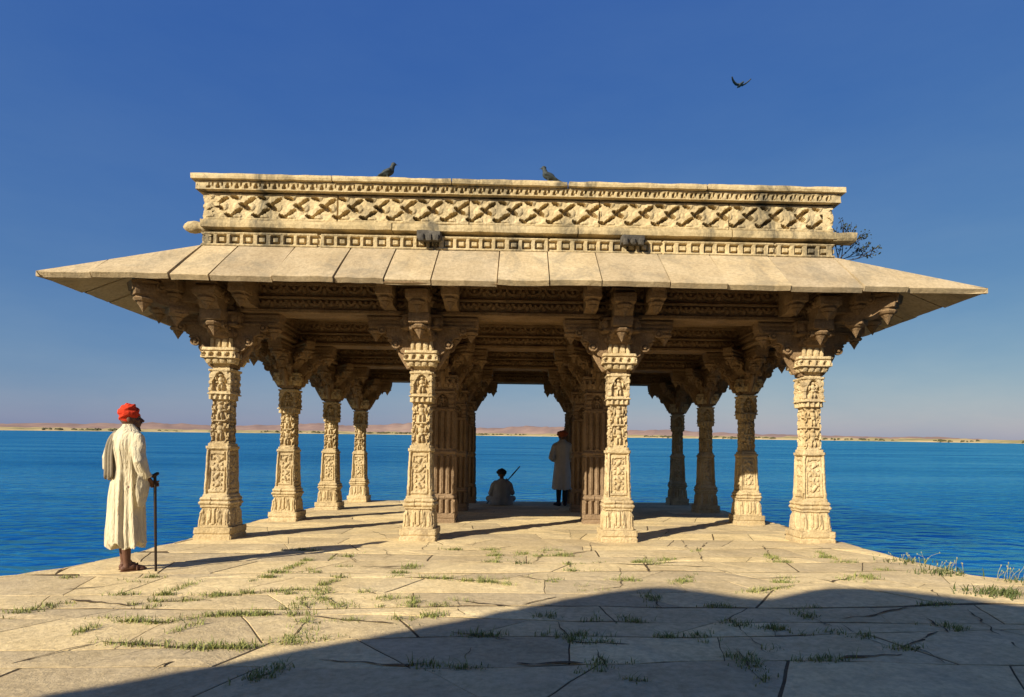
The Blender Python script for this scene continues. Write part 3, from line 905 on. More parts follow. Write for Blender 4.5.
# sloping stone eave (chajja): separate slabs all round
EX, EY0 = 5.87, 7.45
EY1 = YS[3] + 1.25
WX, WY0, WY1 = 4.29, 8.20, YS[3] + .25
ZE, ZW, TH = 3.315, 3.93, .10
def make_eave():
    rs = random.Random(3)
    mb = MB()
    def V(x, y, z): return Vector((x, y, z))
    def slab(o0, o1, i1, i0, n, out, jz, hang):
        k = 4
        ea = [o0.lerp(o1, i / k) + out * (hang + .022 * noise.noise(Vector((o0.x * 3 + i, o0.y * 3, 1)))) + n * (jz + .007 * noise.noise(Vector((o0.x * 5 + i, o0.y, 4)))) for i in range(k + 1)]
        ia = [i0.lerp(i1, i / k) + n * jz * .4 for i in range(k + 1)]
        mid = [a.lerp(b, .5) + n * .004 * rs.uniform(-1, 1) for a, b in zip(ea, ia)]
        vs_ = [p - out * .012 + n * .002 for p in ea] + mid + ia
        vs_ += [p - n * .012 for p in ea]
        vs_ += [p - V(0, 0, .064) - out * .045 for p in ea] + [p - V(0, 0, .064) for p in ia]
        m = k + 1
        fs = []
        for r_ in range(2):
            for i in range(k):
                fs.append((r_ * m + i, r_ * m + i + 1, (r_ + 1) * m + i + 1, (r_ + 1) * m + i))
        for i in range(k):
            fs.append((3 * m + i, 3 * m + i + 1, i + 1, i))
            fs.append((4 * m + i, 4 * m + i + 1, 3 * m + i + 1, 3 * m + i))
            fs.append((5 * m + i, 5 * m + i + 1, 4 * m + i + 1, 4 * m + i))
        for e in (0, k):
            fs.append((4 * m + e, 3 * m + e, 0 * m + e, 1 * m + e, 2 * m + e, 5 * m + e))
        mb.add(vs_, fs)
    a, b, c, d_ = V(-EX, EY0, ZE), V(EX, EY0, ZE), V(EX, EY1, ZE), V(-EX, EY1, ZE)
    e, f, g, h = V(-WX, WY0, ZW), V(WX, WY0, ZW), V(WX, WY1, ZW), V(-WX, WY1, ZW)
    def side(A, B, C, D):
        # slabs laid square to the wall; those beyond the wall corners are cut on the hip
        L = (B - A).length; d = (B - A).normalized()
        n = (B - A).cross(D - A).normalized()
        if n.z < 0: n = -n
        out = d.cross(V(0, 0, 1)).normalized()
        l0 = (D - A).dot(d); l1 = (C - A).dot(d)
        def inner(t):
            if t < l0: return A.lerp(D, t / l0)
            if t > l1: return C.lerp(B, (t - l1) / (L - l1))
            return D.lerp(C, (t - l0) / (l1 - l0))
        cuts = [0.0]
        t = 0
        while t < L - .55:
            t += rs.uniform(.58, .86)
            cuts.append(t)
        cuts[-1] = L
        for q in (l0, l1):
            k = min(range(1, len(cuts) - 1), key=lambda i: abs(cuts[i] - q))
            cuts[k] = q
        cuts.sort()
        for a_, b_ in zip(cuts, cuts[1:]):
            g0 = rs.choice((.004, .006, .010, .014))
            jz = rs.uniform(-.014, .012); hang = rs.uniform(-.028, .026)
            ends = a_ <= 0 or b_ >= L
            t0, t1 = a_ + (g0 if a_ > 0 else 0), b_ - (g0 if b_ < L else 0)
            slab(A + d * t0, A + d * t1, inner(t1), inner(t0), n, out, 0 if ends else jz, 0 if ends else hang)
    side(a, b, f, e); side(b, c, g, f); side(c, d_, h, g); side(d_, a, e, h)
    mb.build('eave', M_ROOF, pav)
    # soffit: the underside the slabs rest on, mitred at the hips, with joint lines between its stones
    mb = MB()
    o_ = [V(-EX + .05, EY0 + .05, ZE - .050), V(EX - .05, EY0 + .05, ZE - .050), V(EX - .05, EY1 - .05, ZE - .050), V(-EX + .05, EY1 - .05, ZE - .050)]
    i_ = [p - V(0, 0, .058) for p in (e, f, g, h)]
    up = [p + V(0, 0, .02) for p in o_] + [p + V(0, 0, .03) for p in i_]
    vs_ = o_ + i_ + up
    fs = []
    for k in range(4):
        k2 = (k + 1) % 4
        fs += [(k, 4 + k, 4 + k2, k2), (8 + k, 8 + k2, 12 + k2, 12 + k), (k, k2, 8 + k2, 8 + k)]
    mb.add(vs_, fs)
    for k in range(4):
        A, B, C, D = o_[k], o_[(k + 1) % 4], i_[(k + 1) % 4], i_[k]
        L = (B - A).length; d = (B - A) / L
        l0 = (D - A).dot(d)
        t = .3
        while t < L - .3:
            if t < l0: q = A.lerp(D, t / l0)
            elif t > L - l0: q = B.lerp(C, (L - t) / l0)
            else: q = D + d * (t - l0)
            p = A + d * t
            p = p.lerp(q, .04); q = q.lerp(p, .04)
            mb.capsule(p - V(0, 0, -.004), q - V(0, 0, -.004), .012, .012, 6)
            t += rs.uniform(.5, .8)
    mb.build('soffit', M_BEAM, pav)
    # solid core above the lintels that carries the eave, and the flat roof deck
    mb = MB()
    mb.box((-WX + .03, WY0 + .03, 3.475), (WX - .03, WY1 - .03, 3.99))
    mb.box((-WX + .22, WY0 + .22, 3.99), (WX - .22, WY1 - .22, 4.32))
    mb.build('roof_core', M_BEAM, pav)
make_eave()

# parapet: bead course, ledge, interlaced lattice, small frieze, coping
def f_dentil(s, t):
    H = .18
    k = .178
    x = (s % k) - k / 2; v = t - H / 2
    blk = int(s / 1.55)
    if (s % 1.55) < .03 : return -.03
    if t < .022 or t > H - .022: return .012
    r = max(abs(x) / .062, abs(v) / .052)
    if r > 1: return .004
    if r > .62: return -.045
    return -.004
def f_lattice(s, t):
    H = .36; P = .36
    if (s % 1.78) < .012: return -.03
    if t < .035: return .008
    if t > H - .03: return .004
    v = (t - .035) / (H - .065)
    d = 0
    a = s / P
    # two crossing families of straps: slots run along the diagonals between round bosses
    for sg in (1, -1):
        q = (a + sg * v * .92) % 1.0
        q = min(q, 1 - q) * P * .72
        along = (v * 2 + (.5 if sg > 0 else 0)) % 1.0
        if q < .044 and .12 < along < .90:
            e_ = min(along - .12, .90 - along) / .35
            if q < (.030 + .010 * noise.noise(Vector((s * 2.2, t * 6, sg)))) * min(1, e_ * 2.2): d = min(d, -.095)
    for cv in (0.0, .5, 1.0):
        off = 0 if cv == .5 else .5
        x = ((a + off + .5 + .25) % 1.0 - .5) * P
        d = max(d, .022 * blob(x, v * .295, 0, cv * .295, .062, .062) - .001) if d > -.03 else d
        x2 = ((a + off + .5 - .25) % 1.0 - .5) * P
        d = max(d, .016 * blob(x2, v * .295, 0, cv * .295, .055, .055) - .001) if d > -.03 else d
    return d
def f_small(s, t):
    H = .11; k = .125
    x = (s % k) / k; v = t / H
    if v > .88 or v < .1: return .006
    d = 0
    if abs(x - .35) < .22 * (1.15 - v) and .15 < v < .8: d = -.045
    if abs(x - .80) < .09 and .45 < v < .85: d = -.035
    return d
def ring_relief(mb, z, H, px, py0, py1, fn, skirt, fine):
    s_ = fine
    mb.relief((-px, py0, z), (1, 0, 0), (0, 0, 1), (0, -1, 0), 2 * px, H, fn, s_, s_, skirt)
    mb.relief((px, py0, z), (0, 1, 0), (0, 0, 1), (1, 0, 0), py1 - py0, H, fn, s_ * 1.6, s_, skirt)
    mb.relief((-px, py1, z), (0, -1, 0), (0, 0, 1), (-1, 0, 0), py1 - py0, H, fn, s_ * 1.6, s_, skirt)
    mb.relief((px, py1, z), (-1, 0, 0), (0, 0, 1), (0, 1, 0), 2 * px, H, fn, s_ * 2.2, s_ * 1.5, skirt)
def ring_boxes(mb, z0, z1, px, py0, py1, th, L=1.5, seed=0):
    # long worn stones laid end to end round the roof
    rs = random.Random(int(seed * 10) + 1)
    def run(horizontal, a, b, lo, hi):
        t = a
        while t < b - 1e-6:
            e = min(b, t + rs.uniform(L * .7, L * 1.4))
            if b - e < .3: e = b
            j = rs.uniform(-.006, .006)
            if horizontal: mb.rbox((t + .002, lo + j, z0 + j * .5), (e - .002, hi + j, z1 + j), .07, .006, None, seed + t, .010)
            else: mb.rbox((lo + j, t + .002, z0 + j * .5), (hi + j, e - .002, z1 + j), .09, .006, None, seed + t, .010)
            t = e
    run(True, -px, px, py0, py0 + th)
    run(True, -px, px, py1 - th, py1)
    run(False, py0 + th, py1 - th, -px, -px + th)
    run(False, py0 + th, py1 - th, px - th, px)
def make_parapet():
    px, y0, y1 = 4.29, 8.20, WY1
    mb = MB()   # inner wall that carries everything
    for lo, hi in (((-px + .06, y0 + .11, 3.95), (px - .06, y0 + .26, 4.80)), ((-px + .06, y1 - .26, 3.95), (px - .06, y1 - .11, 4.80)),
                   ((-px + .06, y0 + .26, 3.95), (-px + .26, y1 - .26, 4.80)), ((px - .26, y0 + .26, 3.95), (px - .06, y1 - .26, 4.80))):
        mb.box(lo, hi)
    mb.build('parapet_wall', M_PARA, pav)
    mb = MB(); ring_relief(mb, 3.925, .18, px + .01, y0 - .01, y1 + .01, f_dentil, .08, .0125); mb.build('bead_course', M_PARA, pav)
    mb = MB(); ring_boxes(mb, 4.165, 4.275, px + .03, y0 - .045, y1 + .03, .2, 1.9, 2.2); mb.build('ledge', M_PARA, pav)
    mb = MB(); ring_relief(mb, 4.282, .36, px, y0, y1, f_lattice, .11, .0125); mb.build('lattice_frieze', M_PARA, pav)
    mb = MB(); ring_relief(mb, 4.665, .115, px + .075, y0 - .075, y1 + .075, f_small, .13, .0125)
    mb.build('small_frieze', M_PARA, pav)
    mb = MB(); ring_boxes(mb, 4.785, 4.865, px + .13, y0 - .13, y1 + .13, .42, 2.1, 4.4); mb.build('coping', M_PARA, pav)
    # water spouts
    for x in (-1.25, 1.50):
        mb = MB()
        mb.rbox((x - .16, y0 - .13, 4.03), (x + .16, y0 + .05, 4.155), .04, .016)
        for k in range(3):
            mb.rbox((x - .14 + .1 * k, y0 - .155, 4.00), (x - .06 + .1 * k, y0 - .10, 4.10), .03, .01)
        tag(mb.build('water_spout', M_SPOUT, pav), 'weathered water spout, ledge shade put into its dark colour')
    mb = MB()
    T = Matrix.Translation((-px + .06, y0 + .10, 4.205)) @ Matrix.Rotation(R(-90), 4, 'Y')
    mb.lathe([(.07, 0), (.07, .10), (.05, .12), (.075, .15), (.085, .22), (.075, .29), (.045, .34), (.01, .37)], 14, T)
    mb.build('finial', M_PARA, pav, True)
    mb = MB()
    mb.rbox((px - .02, y0 - .04, 4.14), (px + .33, y0 + .16, 4.275), .05, .012, None, 3, .02)
    mb.build('beam_end', M_PARA, pav)
make_parapet()

# ------------------------------------------------------------------ palace behind the viewer, whose shadow falls on the terrace
def make_palace():
    p = thing('palace_wing', 'plain stone palace wing behind the viewpoint throwing its gabled shadow over the paving', 'building', (0, -4, 0), terr=False)
    mb = MB()
    prof = [(12, -3.0), (12, 6.45), (4, 6.45), (-2, 6.5), (-3.4, 6.58), (-4.31, 6.71), (-4.88, 6.94), (-5.47, 7.14), (-5.85, 7.22), (-6.13, 7.22), (-6.28, 7.05), (-6.41, 6.88), (-6.6, 6.90), (-7.19, 7.11), (-7.5, 7.20), (-7.72, 7.18), (-7.91, 7.05), (-8.03, 6.81), (-8.19, 6.31), (-8.39, 5.85), (-8.65, 5.33), (-8.65, -3.0)]
    M = Matrix.Identity(4)
    mb.prism(prof, -.5, 0, M)
    mb.build('wall', M_TERR, p)
    mb = MB()
    mb.box((-8.0, -7.5, -3), (12, -.51, 4.2))
    mb.build('wing', M_TERR, p)
    for i, x in enumerate((-6.5, -3.5, -.5, 2.5, 5.5)):
        mb = MB()
        mb.box((x - .5, -.02, .02), (x + .5, .03, 2.2))
        mb.build('door', plain('old_wood', (.12, .07, .04)) if i == 0 else bpy.data.materials['old_wood'], p)
make_palace()

# ------------------------------------------------------------------ people
def ease(o, vox, it=4):
    m = o.modifiers.new('remesh', 'REMESH'); m.mode = 'VOXEL'; m.voxel_size = vox; m.use_smooth_shade = True
    s_ = o.modifiers.new('smooth', 'SMOOTH'); s_.iterations = it; s_.factor = .5
M_SKIN = plain('brown_skin', (.13, .06, .035), .6, .15, 20, .15, .003, .3)
M_ROBE = plain('cream_cotton', (.62, .54, .37), .95, .14, 4, .8, .05, .1, (16, 16, 3.5))
M_SCARF = plain('grey_brown_cloth', (.25, .21, .145), .95, .2, 9, .5, .01)
M_RED = plain('red_turban_cloth', (.62, .045, .015), .9, .45, 22, .5, .01)
M_RUST = plain('rust_turban_cloth', (.36, .09, .035), .9, .35, 22, .5, .01)
M_DARKT = plain('dark_turban_cloth', (.035, .035, .045), .9, .3, 22, .5, .01)
M_COAT = plain('grey_coat_cloth', (.50, .46, .40), .95, .15, 7, .5, .012)
M_SHIRT = plain('grey_shirt_cloth', (.30, .30, .29), .95, .2, 7, .5, .012)
M_BEARD = plain('black_hair', (.012, .010, .009), .7, .2, 40, .4)
M_WOOD = plain('dark_wood', (.035, .022, .014), .6, .3, 25, .3)
M_EYE = plain('eye_dark', (.02, .015, .012), .3, .1, 10, 0)
M_SHOE = plain('leather', (.10, .045, .022), .7, .3, 20, .3)
def hand(mb, wrist, direc, palm_n, side, grip=True, s=1.0):
    d = Vector(direc).normalized(); n = Vector(palm_n).normalized()
    w_ = d.cross(n).normalized() * side
    wr = Vector(wrist)
    pc = wr + d * .05 * s
    for k in (-.026, -.009, .009, .026):
        mb.capsule(wr + w_ * k * .7, wr + d * .085 * s + w_ * k * s, .016, .011, 8)
    for k, L in ((-.030, .050), (-.010, .062), (.011, .066), (.031, .058)):
        b = wr + d * .085 * s + w_ * k * s
        if grip:
            p1 = b + (d * .5 + n * .85).normalized() * L * .55
            p2 = p1 + (n * .6 - d * .8).normalized() * L * .5
        else:
            p1 = b + (d + n * .25).normalized() * L * .6; p2 = p1 + (d + n * .6).normalized() * L * .5
        mb.capsule(b, p1, .0095, .009, 8); mb.capsule(p1, p2, .009, .0075, 8)
    tb = wr + d * .03 * s + w_ * .028
    t1 = tb + (w_ * .8 + d * .5 + n * .5).normalized() * .04
    t2 = t1 + (d * .5 + n * .9 - w_ * .3).normalized() * .032
    mb.capsule(tb, t1, .013, .011, 8); mb.capsule(t1, t2, .011, .009, 8)
def head(mb, c, yaw, nod=0):
    M = Matrix.Translation(c) @ Matrix.Rotation(yaw, 4, 'Z') @ Matrix.Rotation(-nod, 4, 'X')
    mb.ell((0, -.012, .02), (.074, .094, .095), M)
    mb.ell((0, .025, -.045), (.056, .066, .062), M)
    mb.ell((0, .045, -.085), (.033, .032, .024), M)
    mb.capsule(M @ Vector((0, .076, .012)), M @ Vector((0, .104, -.022)), .009, .016, 8)
    mb.capsule(M @ Vector((-.035, .072, .022)), M @ Vector((.035, .072, .022)), .013, .013, 8)
    mb.capsule(M @ Vector((-.022, .080, -.055)), M @ Vector((.022, .080, -.055)), .009, .009, 8)
    for s_ in (-1, 1):
        mb.ell((s_ * .076, -.012, -.005), (.012, .022, .033), M)
        mb.ell((s_ * .04, .058, -.015), (.024, .02, .02), M)
    return M
def foot(mb, ank, yaw, L=.17):
    a = Vector(ank)
    d = Vector((-math.sin(yaw), math.cos(yaw), 0))
    w_ = Vector((d.y, -d.x, 0))
    mb.capsule(a + Vector((0, 0, .0)) - d * .03 - Vector((0, 0, a.z - .033)), a + d * .05 - Vector((0, 0, a.z - .042)), .031, .038, 10)
    mb.capsule(a + d * .04 - Vector((0, 0, a.z - .040)), a + d * L * .82 - Vector((0, 0, a.z - .024)), .038, .024, 10)
    mb.capsule(a, a - Vector((0, 0, a.z - .05)) , .034, .036, 10)
    for k in range(5):
        t = a + d * (L * (.84 - .035 * k)) + w_ * ((k - 2) * .016)
        mb.capsule(Vector((t.x, t.y, .018)), Vector((t.x, t.y, .014)) + d * .028, .012, .009, 8)
def turban(M, mat, parent, r=.112, h=.092, seed=0, dz=0.):
    mb = MB()
    M = M @ Matrix.Translation((0, -.008, dz))
    def wraps(t, a):
        return 1 + .055 * math.sin(6.0 * t * 1.6 + 1.6 * math.sin(a + seed) + a) + .035 * math.sin(3 * a + 8 * t + seed) + .05 * noise.noise(Vector((math.cos(a) * 2, math.sin(a) * 2, t * 3 + seed)))
    mb.ell((0, -.01, .062), (r, r * 1.06, h), M, 40, 26, wraps)
    for k in range(5):
        # rolled strands of cloth lying across the ball
        pts = []
        for i in range(17):
            a = math.pi * 2 * i / 16
            z = .03 + .022 * k + .030 * math.sin(a + k * 1.3 + seed)
            rr = r * math.sqrt(max(.12, 1 - ((z - .062) / h) ** 2)) * 1.0
            pts.append(M @ Vector((rr * math.cos(a), rr * 1.06 * math.sin(a) - .01, z)))
        for p, q in zip(pts, pts[1:]):
            mb.capsule(p, q, .015, .015, 6)
    o = mb.build('turban', mat, parent, True)
    ease(o, .006, 2)
    return o
def eyes(M, parent):
    for s_ in (-1, 1):
        mb = MB()
        mb.ell(M @ Vector((s_ * .031, .073, .004)), (.010, .010, .008), None, 8, 6)
        mb.build('eye', M_EYE, parent, True)

def man_with_stick():
    p = thing('person', 'standing man in long cream robe and bright red turban, hand on a stick', 'person', (-3.745, 5.98, 0), R(-24), None, True, True)
    mb = MB()
    # legs and feet
    for s_, ax, ay, fy in ((-1, -.075, .03, R(20)), (1, .075, -.035, R(-28))):
        mb.capsule((s_ * .09, 0, .82), (s_ * .085, .01 + ay * .5, .46), .078, .052)
        mb.capsule((s_ * .085, .01 + ay * .5, .46), (ax, ay - .025, .30), .050, .050)
        mb.capsule((ax, ay - .025, .30), (ax, ay - .01, .075), .049, .031)
        foot(mb, (ax, ay - .01, .08), fy)
    mb.capsule((-.06, 0, .86), (.06, 0, .86), .08, .08)
    mb.capsule((0, .01, .88), (0, .01, 1.22), .085, .09)
    mb.capsule((-.14, -.01, 1.30), (.14, -.01, 1.30), .062, .062)
    mb.capsule((0, -.01, 1.28), (0, .015, 1.42), .058, .05)
    M = head(mb, (0, .028, 1.485), R(-36), R(-2))
    # right arm down to the stick, left arm folded in front
    mb.capsule((.175, -.005, 1.30), (.245, -.045, 1.06), .05, .038)
    mb.capsule((.245, -.045, 1.06), (.262, .045, .90), .037, .027)
    hand(mb, (.262, .05, .895), (.05, .5, -.75), (-.2, .75, .55), 1)
    mb.capsule((-.175, 0, 1.30), (-.26, -.04, 1.04), .05, .038)
    mb.capsule((-.26, -.04, 1.04), (-.06, .15, 1.0), .037, .027)
    hand(mb, (-.06, .15, 1.0), (.9, .3, 0), (0, -.6, -.4), -1, True)
    b = mb.build('body', M_SKIN, p, True)
    ease(b, .0055, 3)
    eyes(M, p)
    turban(M, M_RED, p, .085, .104, 1.0, -.012)
    mb = MB()
    mb.ell((0, .052, -.098), (.034, .030, .026), M)
    mb.ell((0, .092, -.042), (.024, .008, .006), M)
    mb.build('beard', M_BEARD, p, True)
    # robe
    mb = MB()
    def fold(t, a):
        lo = (1 - t) ** 1.1
        g = 1 + lo * (.085 * math.sin(5 * a + 1.0 + 1.2 * t) + .075 * math.sin(9 * a - 2.0 + 2 * t) + .055 * math.sin(16 * a + 5 * t)) + .06 * noise.noise(Vector((math.cos(a) * 2.5, math.sin(a) * 2.5, t * 7))) + .03 * math.sin(t * 38 + 3 * math.sin(a) + 2 * a) * smooth(.45, .7, t) * smooth(.97, .8, t)
        # slit and deep fold down the right side of the back
        da = (a - R(305) + math.pi) % (2 * math.pi) - math.pi
        g -= .22 * math.exp(-(da / .16) ** 2) * smooth(.75, .2, t)
        dz = (.030 * math.sin(4 * a + 1) + .022 * math.sin(11 * a + 2)) * max(0, 1 - t * 9)
        return g, dz
    secs = [((.0, -.005, .255), .200, .155), ((.0, -.005, .28), .200, .155), ((0, -.005, .38), .195, .155), ((0, -.005, .52), .186, .147), ((0, -.005, .70), .174, .14), ((0, 0, .86), .155, .13),
            ((0, 0, 1.0), .138, .115), ((0, -.005, 1.10), .148, .118), ((0, -.01, 1.20), .178, .128), ((0, -.01, 1.28), .192, .115), ((0, -.008, 1.335), .178, .095), ((0, 0, 1.375), .12, .08), ((0, .01, 1.415), .066, .066), ((0, .014, 1.435), .060, .062)]
    # resample for smooth folds
    S = []
    for a, b2 in zip(secs, secs[1:]):
        for k in range(3):
            t = k / 3
            S.append((Vector(a[0]).lerp(Vector(b2[0]), t), a[1] + (b2[1] - a[1]) * t, a[2] + (b2[2] - a[2]) * t))
    S.append(secs[-1])
    mb.loft(S, 96, fold)
    # sleeves
    def sl_fold(t, a): return 1 + .10 * math.sin(3 * a + 9 * t) + .09 * math.sin(14 * t + a), 0
    def sleeve(pts, rad):
        sec = []
        for i, q in enumerate(pts):
            q = Vector(q)
            d = (Vector(pts[min(i + 1, len(pts) - 1)]) - Vector(pts[max(i - 1, 0)])).normalized()
            U = d.cross(Vector((0, 1, .2))).normalized(); V_ = d.cross(U)
            sec.append((q, rad[i], rad[i], U, V_))
        mb.loft(sec, 24, sl_fold)
    sleeve([(.12, -.01, 1.32), (.175, -.01, 1.29), (.205, -.022, 1.22), (.225, -.033, 1.14), (.246, -.042, 1.07), (.256, -.02, 1.01), (.264, .01, .955), (.268, .03, .915)], [.055, .062, .064, .062, .064, .060, .054, .047])
    sleeve([(-.12, -.01, 1.32), (-.175, -.01, 1.29), (-.215, -.02, 1.2), (-.25, -.035, 1.10), (-.262, -.035, 1.03), (-.20, .03, 1.0), (-.11, .10, 1.0)], [.055, .062, .066, .068, .070, .066, .055])
    # loose end of the right sleeve hanging below the wrist
    mb.loft([((.252, .0, .98), .03, .05), ((.255, .0, .92), .030, .062), ((.252, -.005, .84), .028, .066), ((.247, -.01, .76), .024, .060), ((.243, -.012, .69), .018, .05), ((.24, -.012, .64), .010, .034)], 20, lambda t, a: (1 + .16 * math.sin(4 * a + 6 * t), .012 * math.sin(5 * a) * t))
    o = mb.build('robe', M_ROBE, p, True)
    ease(o, .0065, 2)
    # folded cloth over the left shoulder
    mb = MB()
    path = [(-.105, .135, 1.16), (-.11, .105, 1.27), (-.11, .06, 1.345), (-.108, .0, 1.372), (-.103, -.06, 1.352), (-.098, -.108, 1.28), (-.094, -.130, 1.18), (-.09, -.132, 1.08), (-.088, -.132, .98), (-.088, -.134, .90)]
    prev = []
    W = .066
    n = 18
    vs_ = []
    for i, q in enumerate(path):
        t = i / (len(path) - 1)
        for k in range(n + 1):
            s_ = -1 + 2 * k / n
            dep = .014 * math.sin(s_ * 9 + .4) * (.4 + t)
            nrm = Vector((0, -1, 0)) if i > 4 else Vector((0, 0, 1)) if i > 2 else Vector((0, 1, 0))
            x = q[0] + s_ * W * (1 + .22 * max(0, t - .5))
            v = Vector((x, q[1], q[2] + (-.025 * s_ * s_ if i in (2, 3, 4) else 0) - (.015 * math.sin(s_ * 5) if i == len(path) - 1 else 0))) + nrm * (dep + .006)
            vs_.append(v)
    fs = [(i * (n + 1) + k, i * (n + 1) + k + 1, (i + 1) * (n + 1) + k + 1, (i + 1) * (n + 1) + k) for i in range(len(path) - 1) for k in range(n)]
    mb.add(vs_, fs)
    o = mb.build('scarf', M_SCARF, p, True)
    m = o.modifiers.new('solid', 'SOLIDIFY'); m.thickness = .016; m.offset = 0
    m = o.modifiers.new('sub', 'SUBSURF'); m.levels = 1; m.render_levels = 1
    # sandals
    for s_, ax, ay, fy in ((-1, -.075, .02, R(20)), (1, .075, -.045, R(-28))):
        d = Vector((-math.sin(fy), math.cos(fy), 0))
        mb = MB()
        c = Vector((ax, ay, .008)) + d * .055
        T = Matrix.Translation(c) @ Matrix.Rotation(fy, 4, 'Z')
        mb.ell((0, 0, 0), (.048, .125, .010), T, 16, 6)
        mb.capsule(T @ Vector((-.045, .03, .01)), T @ Vector((0, .035, .062)), .010, .010, 8)
        mb.capsule(T @ Vector((.045, .03, .01)), T @ Vector((0, .035, .062)), .010, .010, 8)
        mb.build('sandal', M_SHOE, p, True)
    p.scale = (.88, .93, .975)
    # the stick stays its own thing
    st = thing('walking_stick', 'dark walking stick planted on the paving under the robed man\'s right hand', 'walking stick', (-3.445, 5.935, 0), 0, None, True, True)
    mb = MB()
    top = Vector((-.022, .006, .915))
    mb.capsule((0, 0, .006), top, .0115, .0145, 8)
    mb.build('shaft', M_WOOD, st, True)
    mb = MB()
    mb.capsule(top + Vector((-.012, -.008, -.01)), top + Vector((.016, .01, .012)), .019, .017, 8)
    mb.build('handle', M_WOOD, st, True)
man_with_stick()

def man_standing_far():
    p = thing('person', 'standing man in long grey coat and rust turban beside the far inner pillars', 'person', (1.02, 14.75, 0), R(14), None, True, True)
    mb = MB()
    for s_ in (-1, 1):
        mb.capsule((s_ * .09, 0, .92), (s_ * .085, .015, .50), .08, .055)
        mb.capsule((s_ * .085, .015, .50), (s_ * .08, -.015, .33), .052, .055)
        mb.capsule((s_ * .08, -.015, .33), (s_ * .08, 0, .08), .052, .034)
        foot(mb, (s_ * .08, 0, .08), R(-18 * s_))
    mb.capsule((-.07, 0, .96), (.07, 0, .96), .09, .09)
    mb.capsule((0, 0, .98), (0, 0, 1.38), .09, .095)
    mb.capsule((-.15, -.01, 1.46), (.15, -.01, 1.46), .065, .065)
    mb.capsule((0, -.01, 1.44), (0, .02, 1.60), .06, .052)
    M = head(mb, (0, .03, 1.665), R(20), R(4))
    mb.capsule((-.19, 0, 1.46), (-.29, -.06, 1.17), .05, .04)
    mb.capsule((-.29, -.06, 1.17), (-.10, .16, 1.10), .04, .028)
    hand(mb, (-.10, .16, 1.10), (.9, .25, 0), (0, -.6, -.4), -1)
    mb.capsule((.19, 0, 1.46), (.27, -.05, 1.17), .05, .04)
    mb.capsule((.27, -.05, 1.17), (.12, .17, 1.06), .04, .028)
    hand(mb, (.12, .17, 1.06), (-.9, .25, 0), (0, -.6, -.4), 1)
    b = mb.build('body', M_SKIN, p, True); ease(b, .008, 3)
    eyes(M, p)
    turban(M, M_RUST, p, .128, .085, 2.5)
    mb = MB(); mb.ell((0, .05, -.085), (.05, .045, .05), M); mb.build('beard', M_BEARD, p, True)
    mb = MB()
    def fold(t, a):
        lo = (1 - t)
        return 1 + lo * (.06 * math.sin(5 * a + 1) + .045 * math.sin(9 * a + 2)), (.02 * math.sin(5 * a)) * max(0, 1 - t * 8)
    mb.loft([((0, -.005, .40), .235, .175), ((0, -.005, .6), .222, .165), ((0, -.005, .8), .205, .155), ((0, 0, 1.0), .185, .145), ((0, 0, 1.15), .175, .138), ((0, -.01, 1.35), .19, .135), ((0, -.01, 1.45), .205, .12), ((0, -.005, 1.51), .18, .10), ((0, .005, 1.56), .10, .08), ((0, .015, 1.60), .066, .066)], 48, fold)
    for pts in ([(-.15, 0, 1.46), (-.2, -.01, 1.42), (-.255, -.04, 1.28), (-.29, -.06, 1.17), (-.22, .03, 1.13), (-.15, .10, 1.11)], [(.15, 0, 1.46), (.2, -.01, 1.42), (.24, -.03, 1.28), (.27, -.05, 1.17), (.21, .05, 1.12), (.15, .13, 1.08)]):
        for q, r_ in zip(pts, pts[1:]): mb.capsule(q, r_, .072, .066, 12)
    o = mb.build('coat', M_COAT, p, True); ease(o, .010, 3)
    for s_ in (-1, 1):
        mb = MB()
        mb.capsule((s_ * .08, -.012, .45), (s_ * .08, 0, .12), .07, .05)
        mb.build('trouser_leg', M_DARKT, p, True)
        d = R(-18 * s_)
        T = Matrix.Translation((s_ * .08, 0, 0)) @ Matrix.Rotation(d, 4, 'Z')
        mb = MB()
        mb.capsule(T @ Vector((0, -.035, .045)), T @ Vector((0, .05, .05)), .045, .05)
        mb.capsule(T @ Vector((0, .05, .048)), T @ Vector((0, .17, .035)), .05, .030)
        mb.build('shoe', M_DARKT, p, True)
man_standing_far()

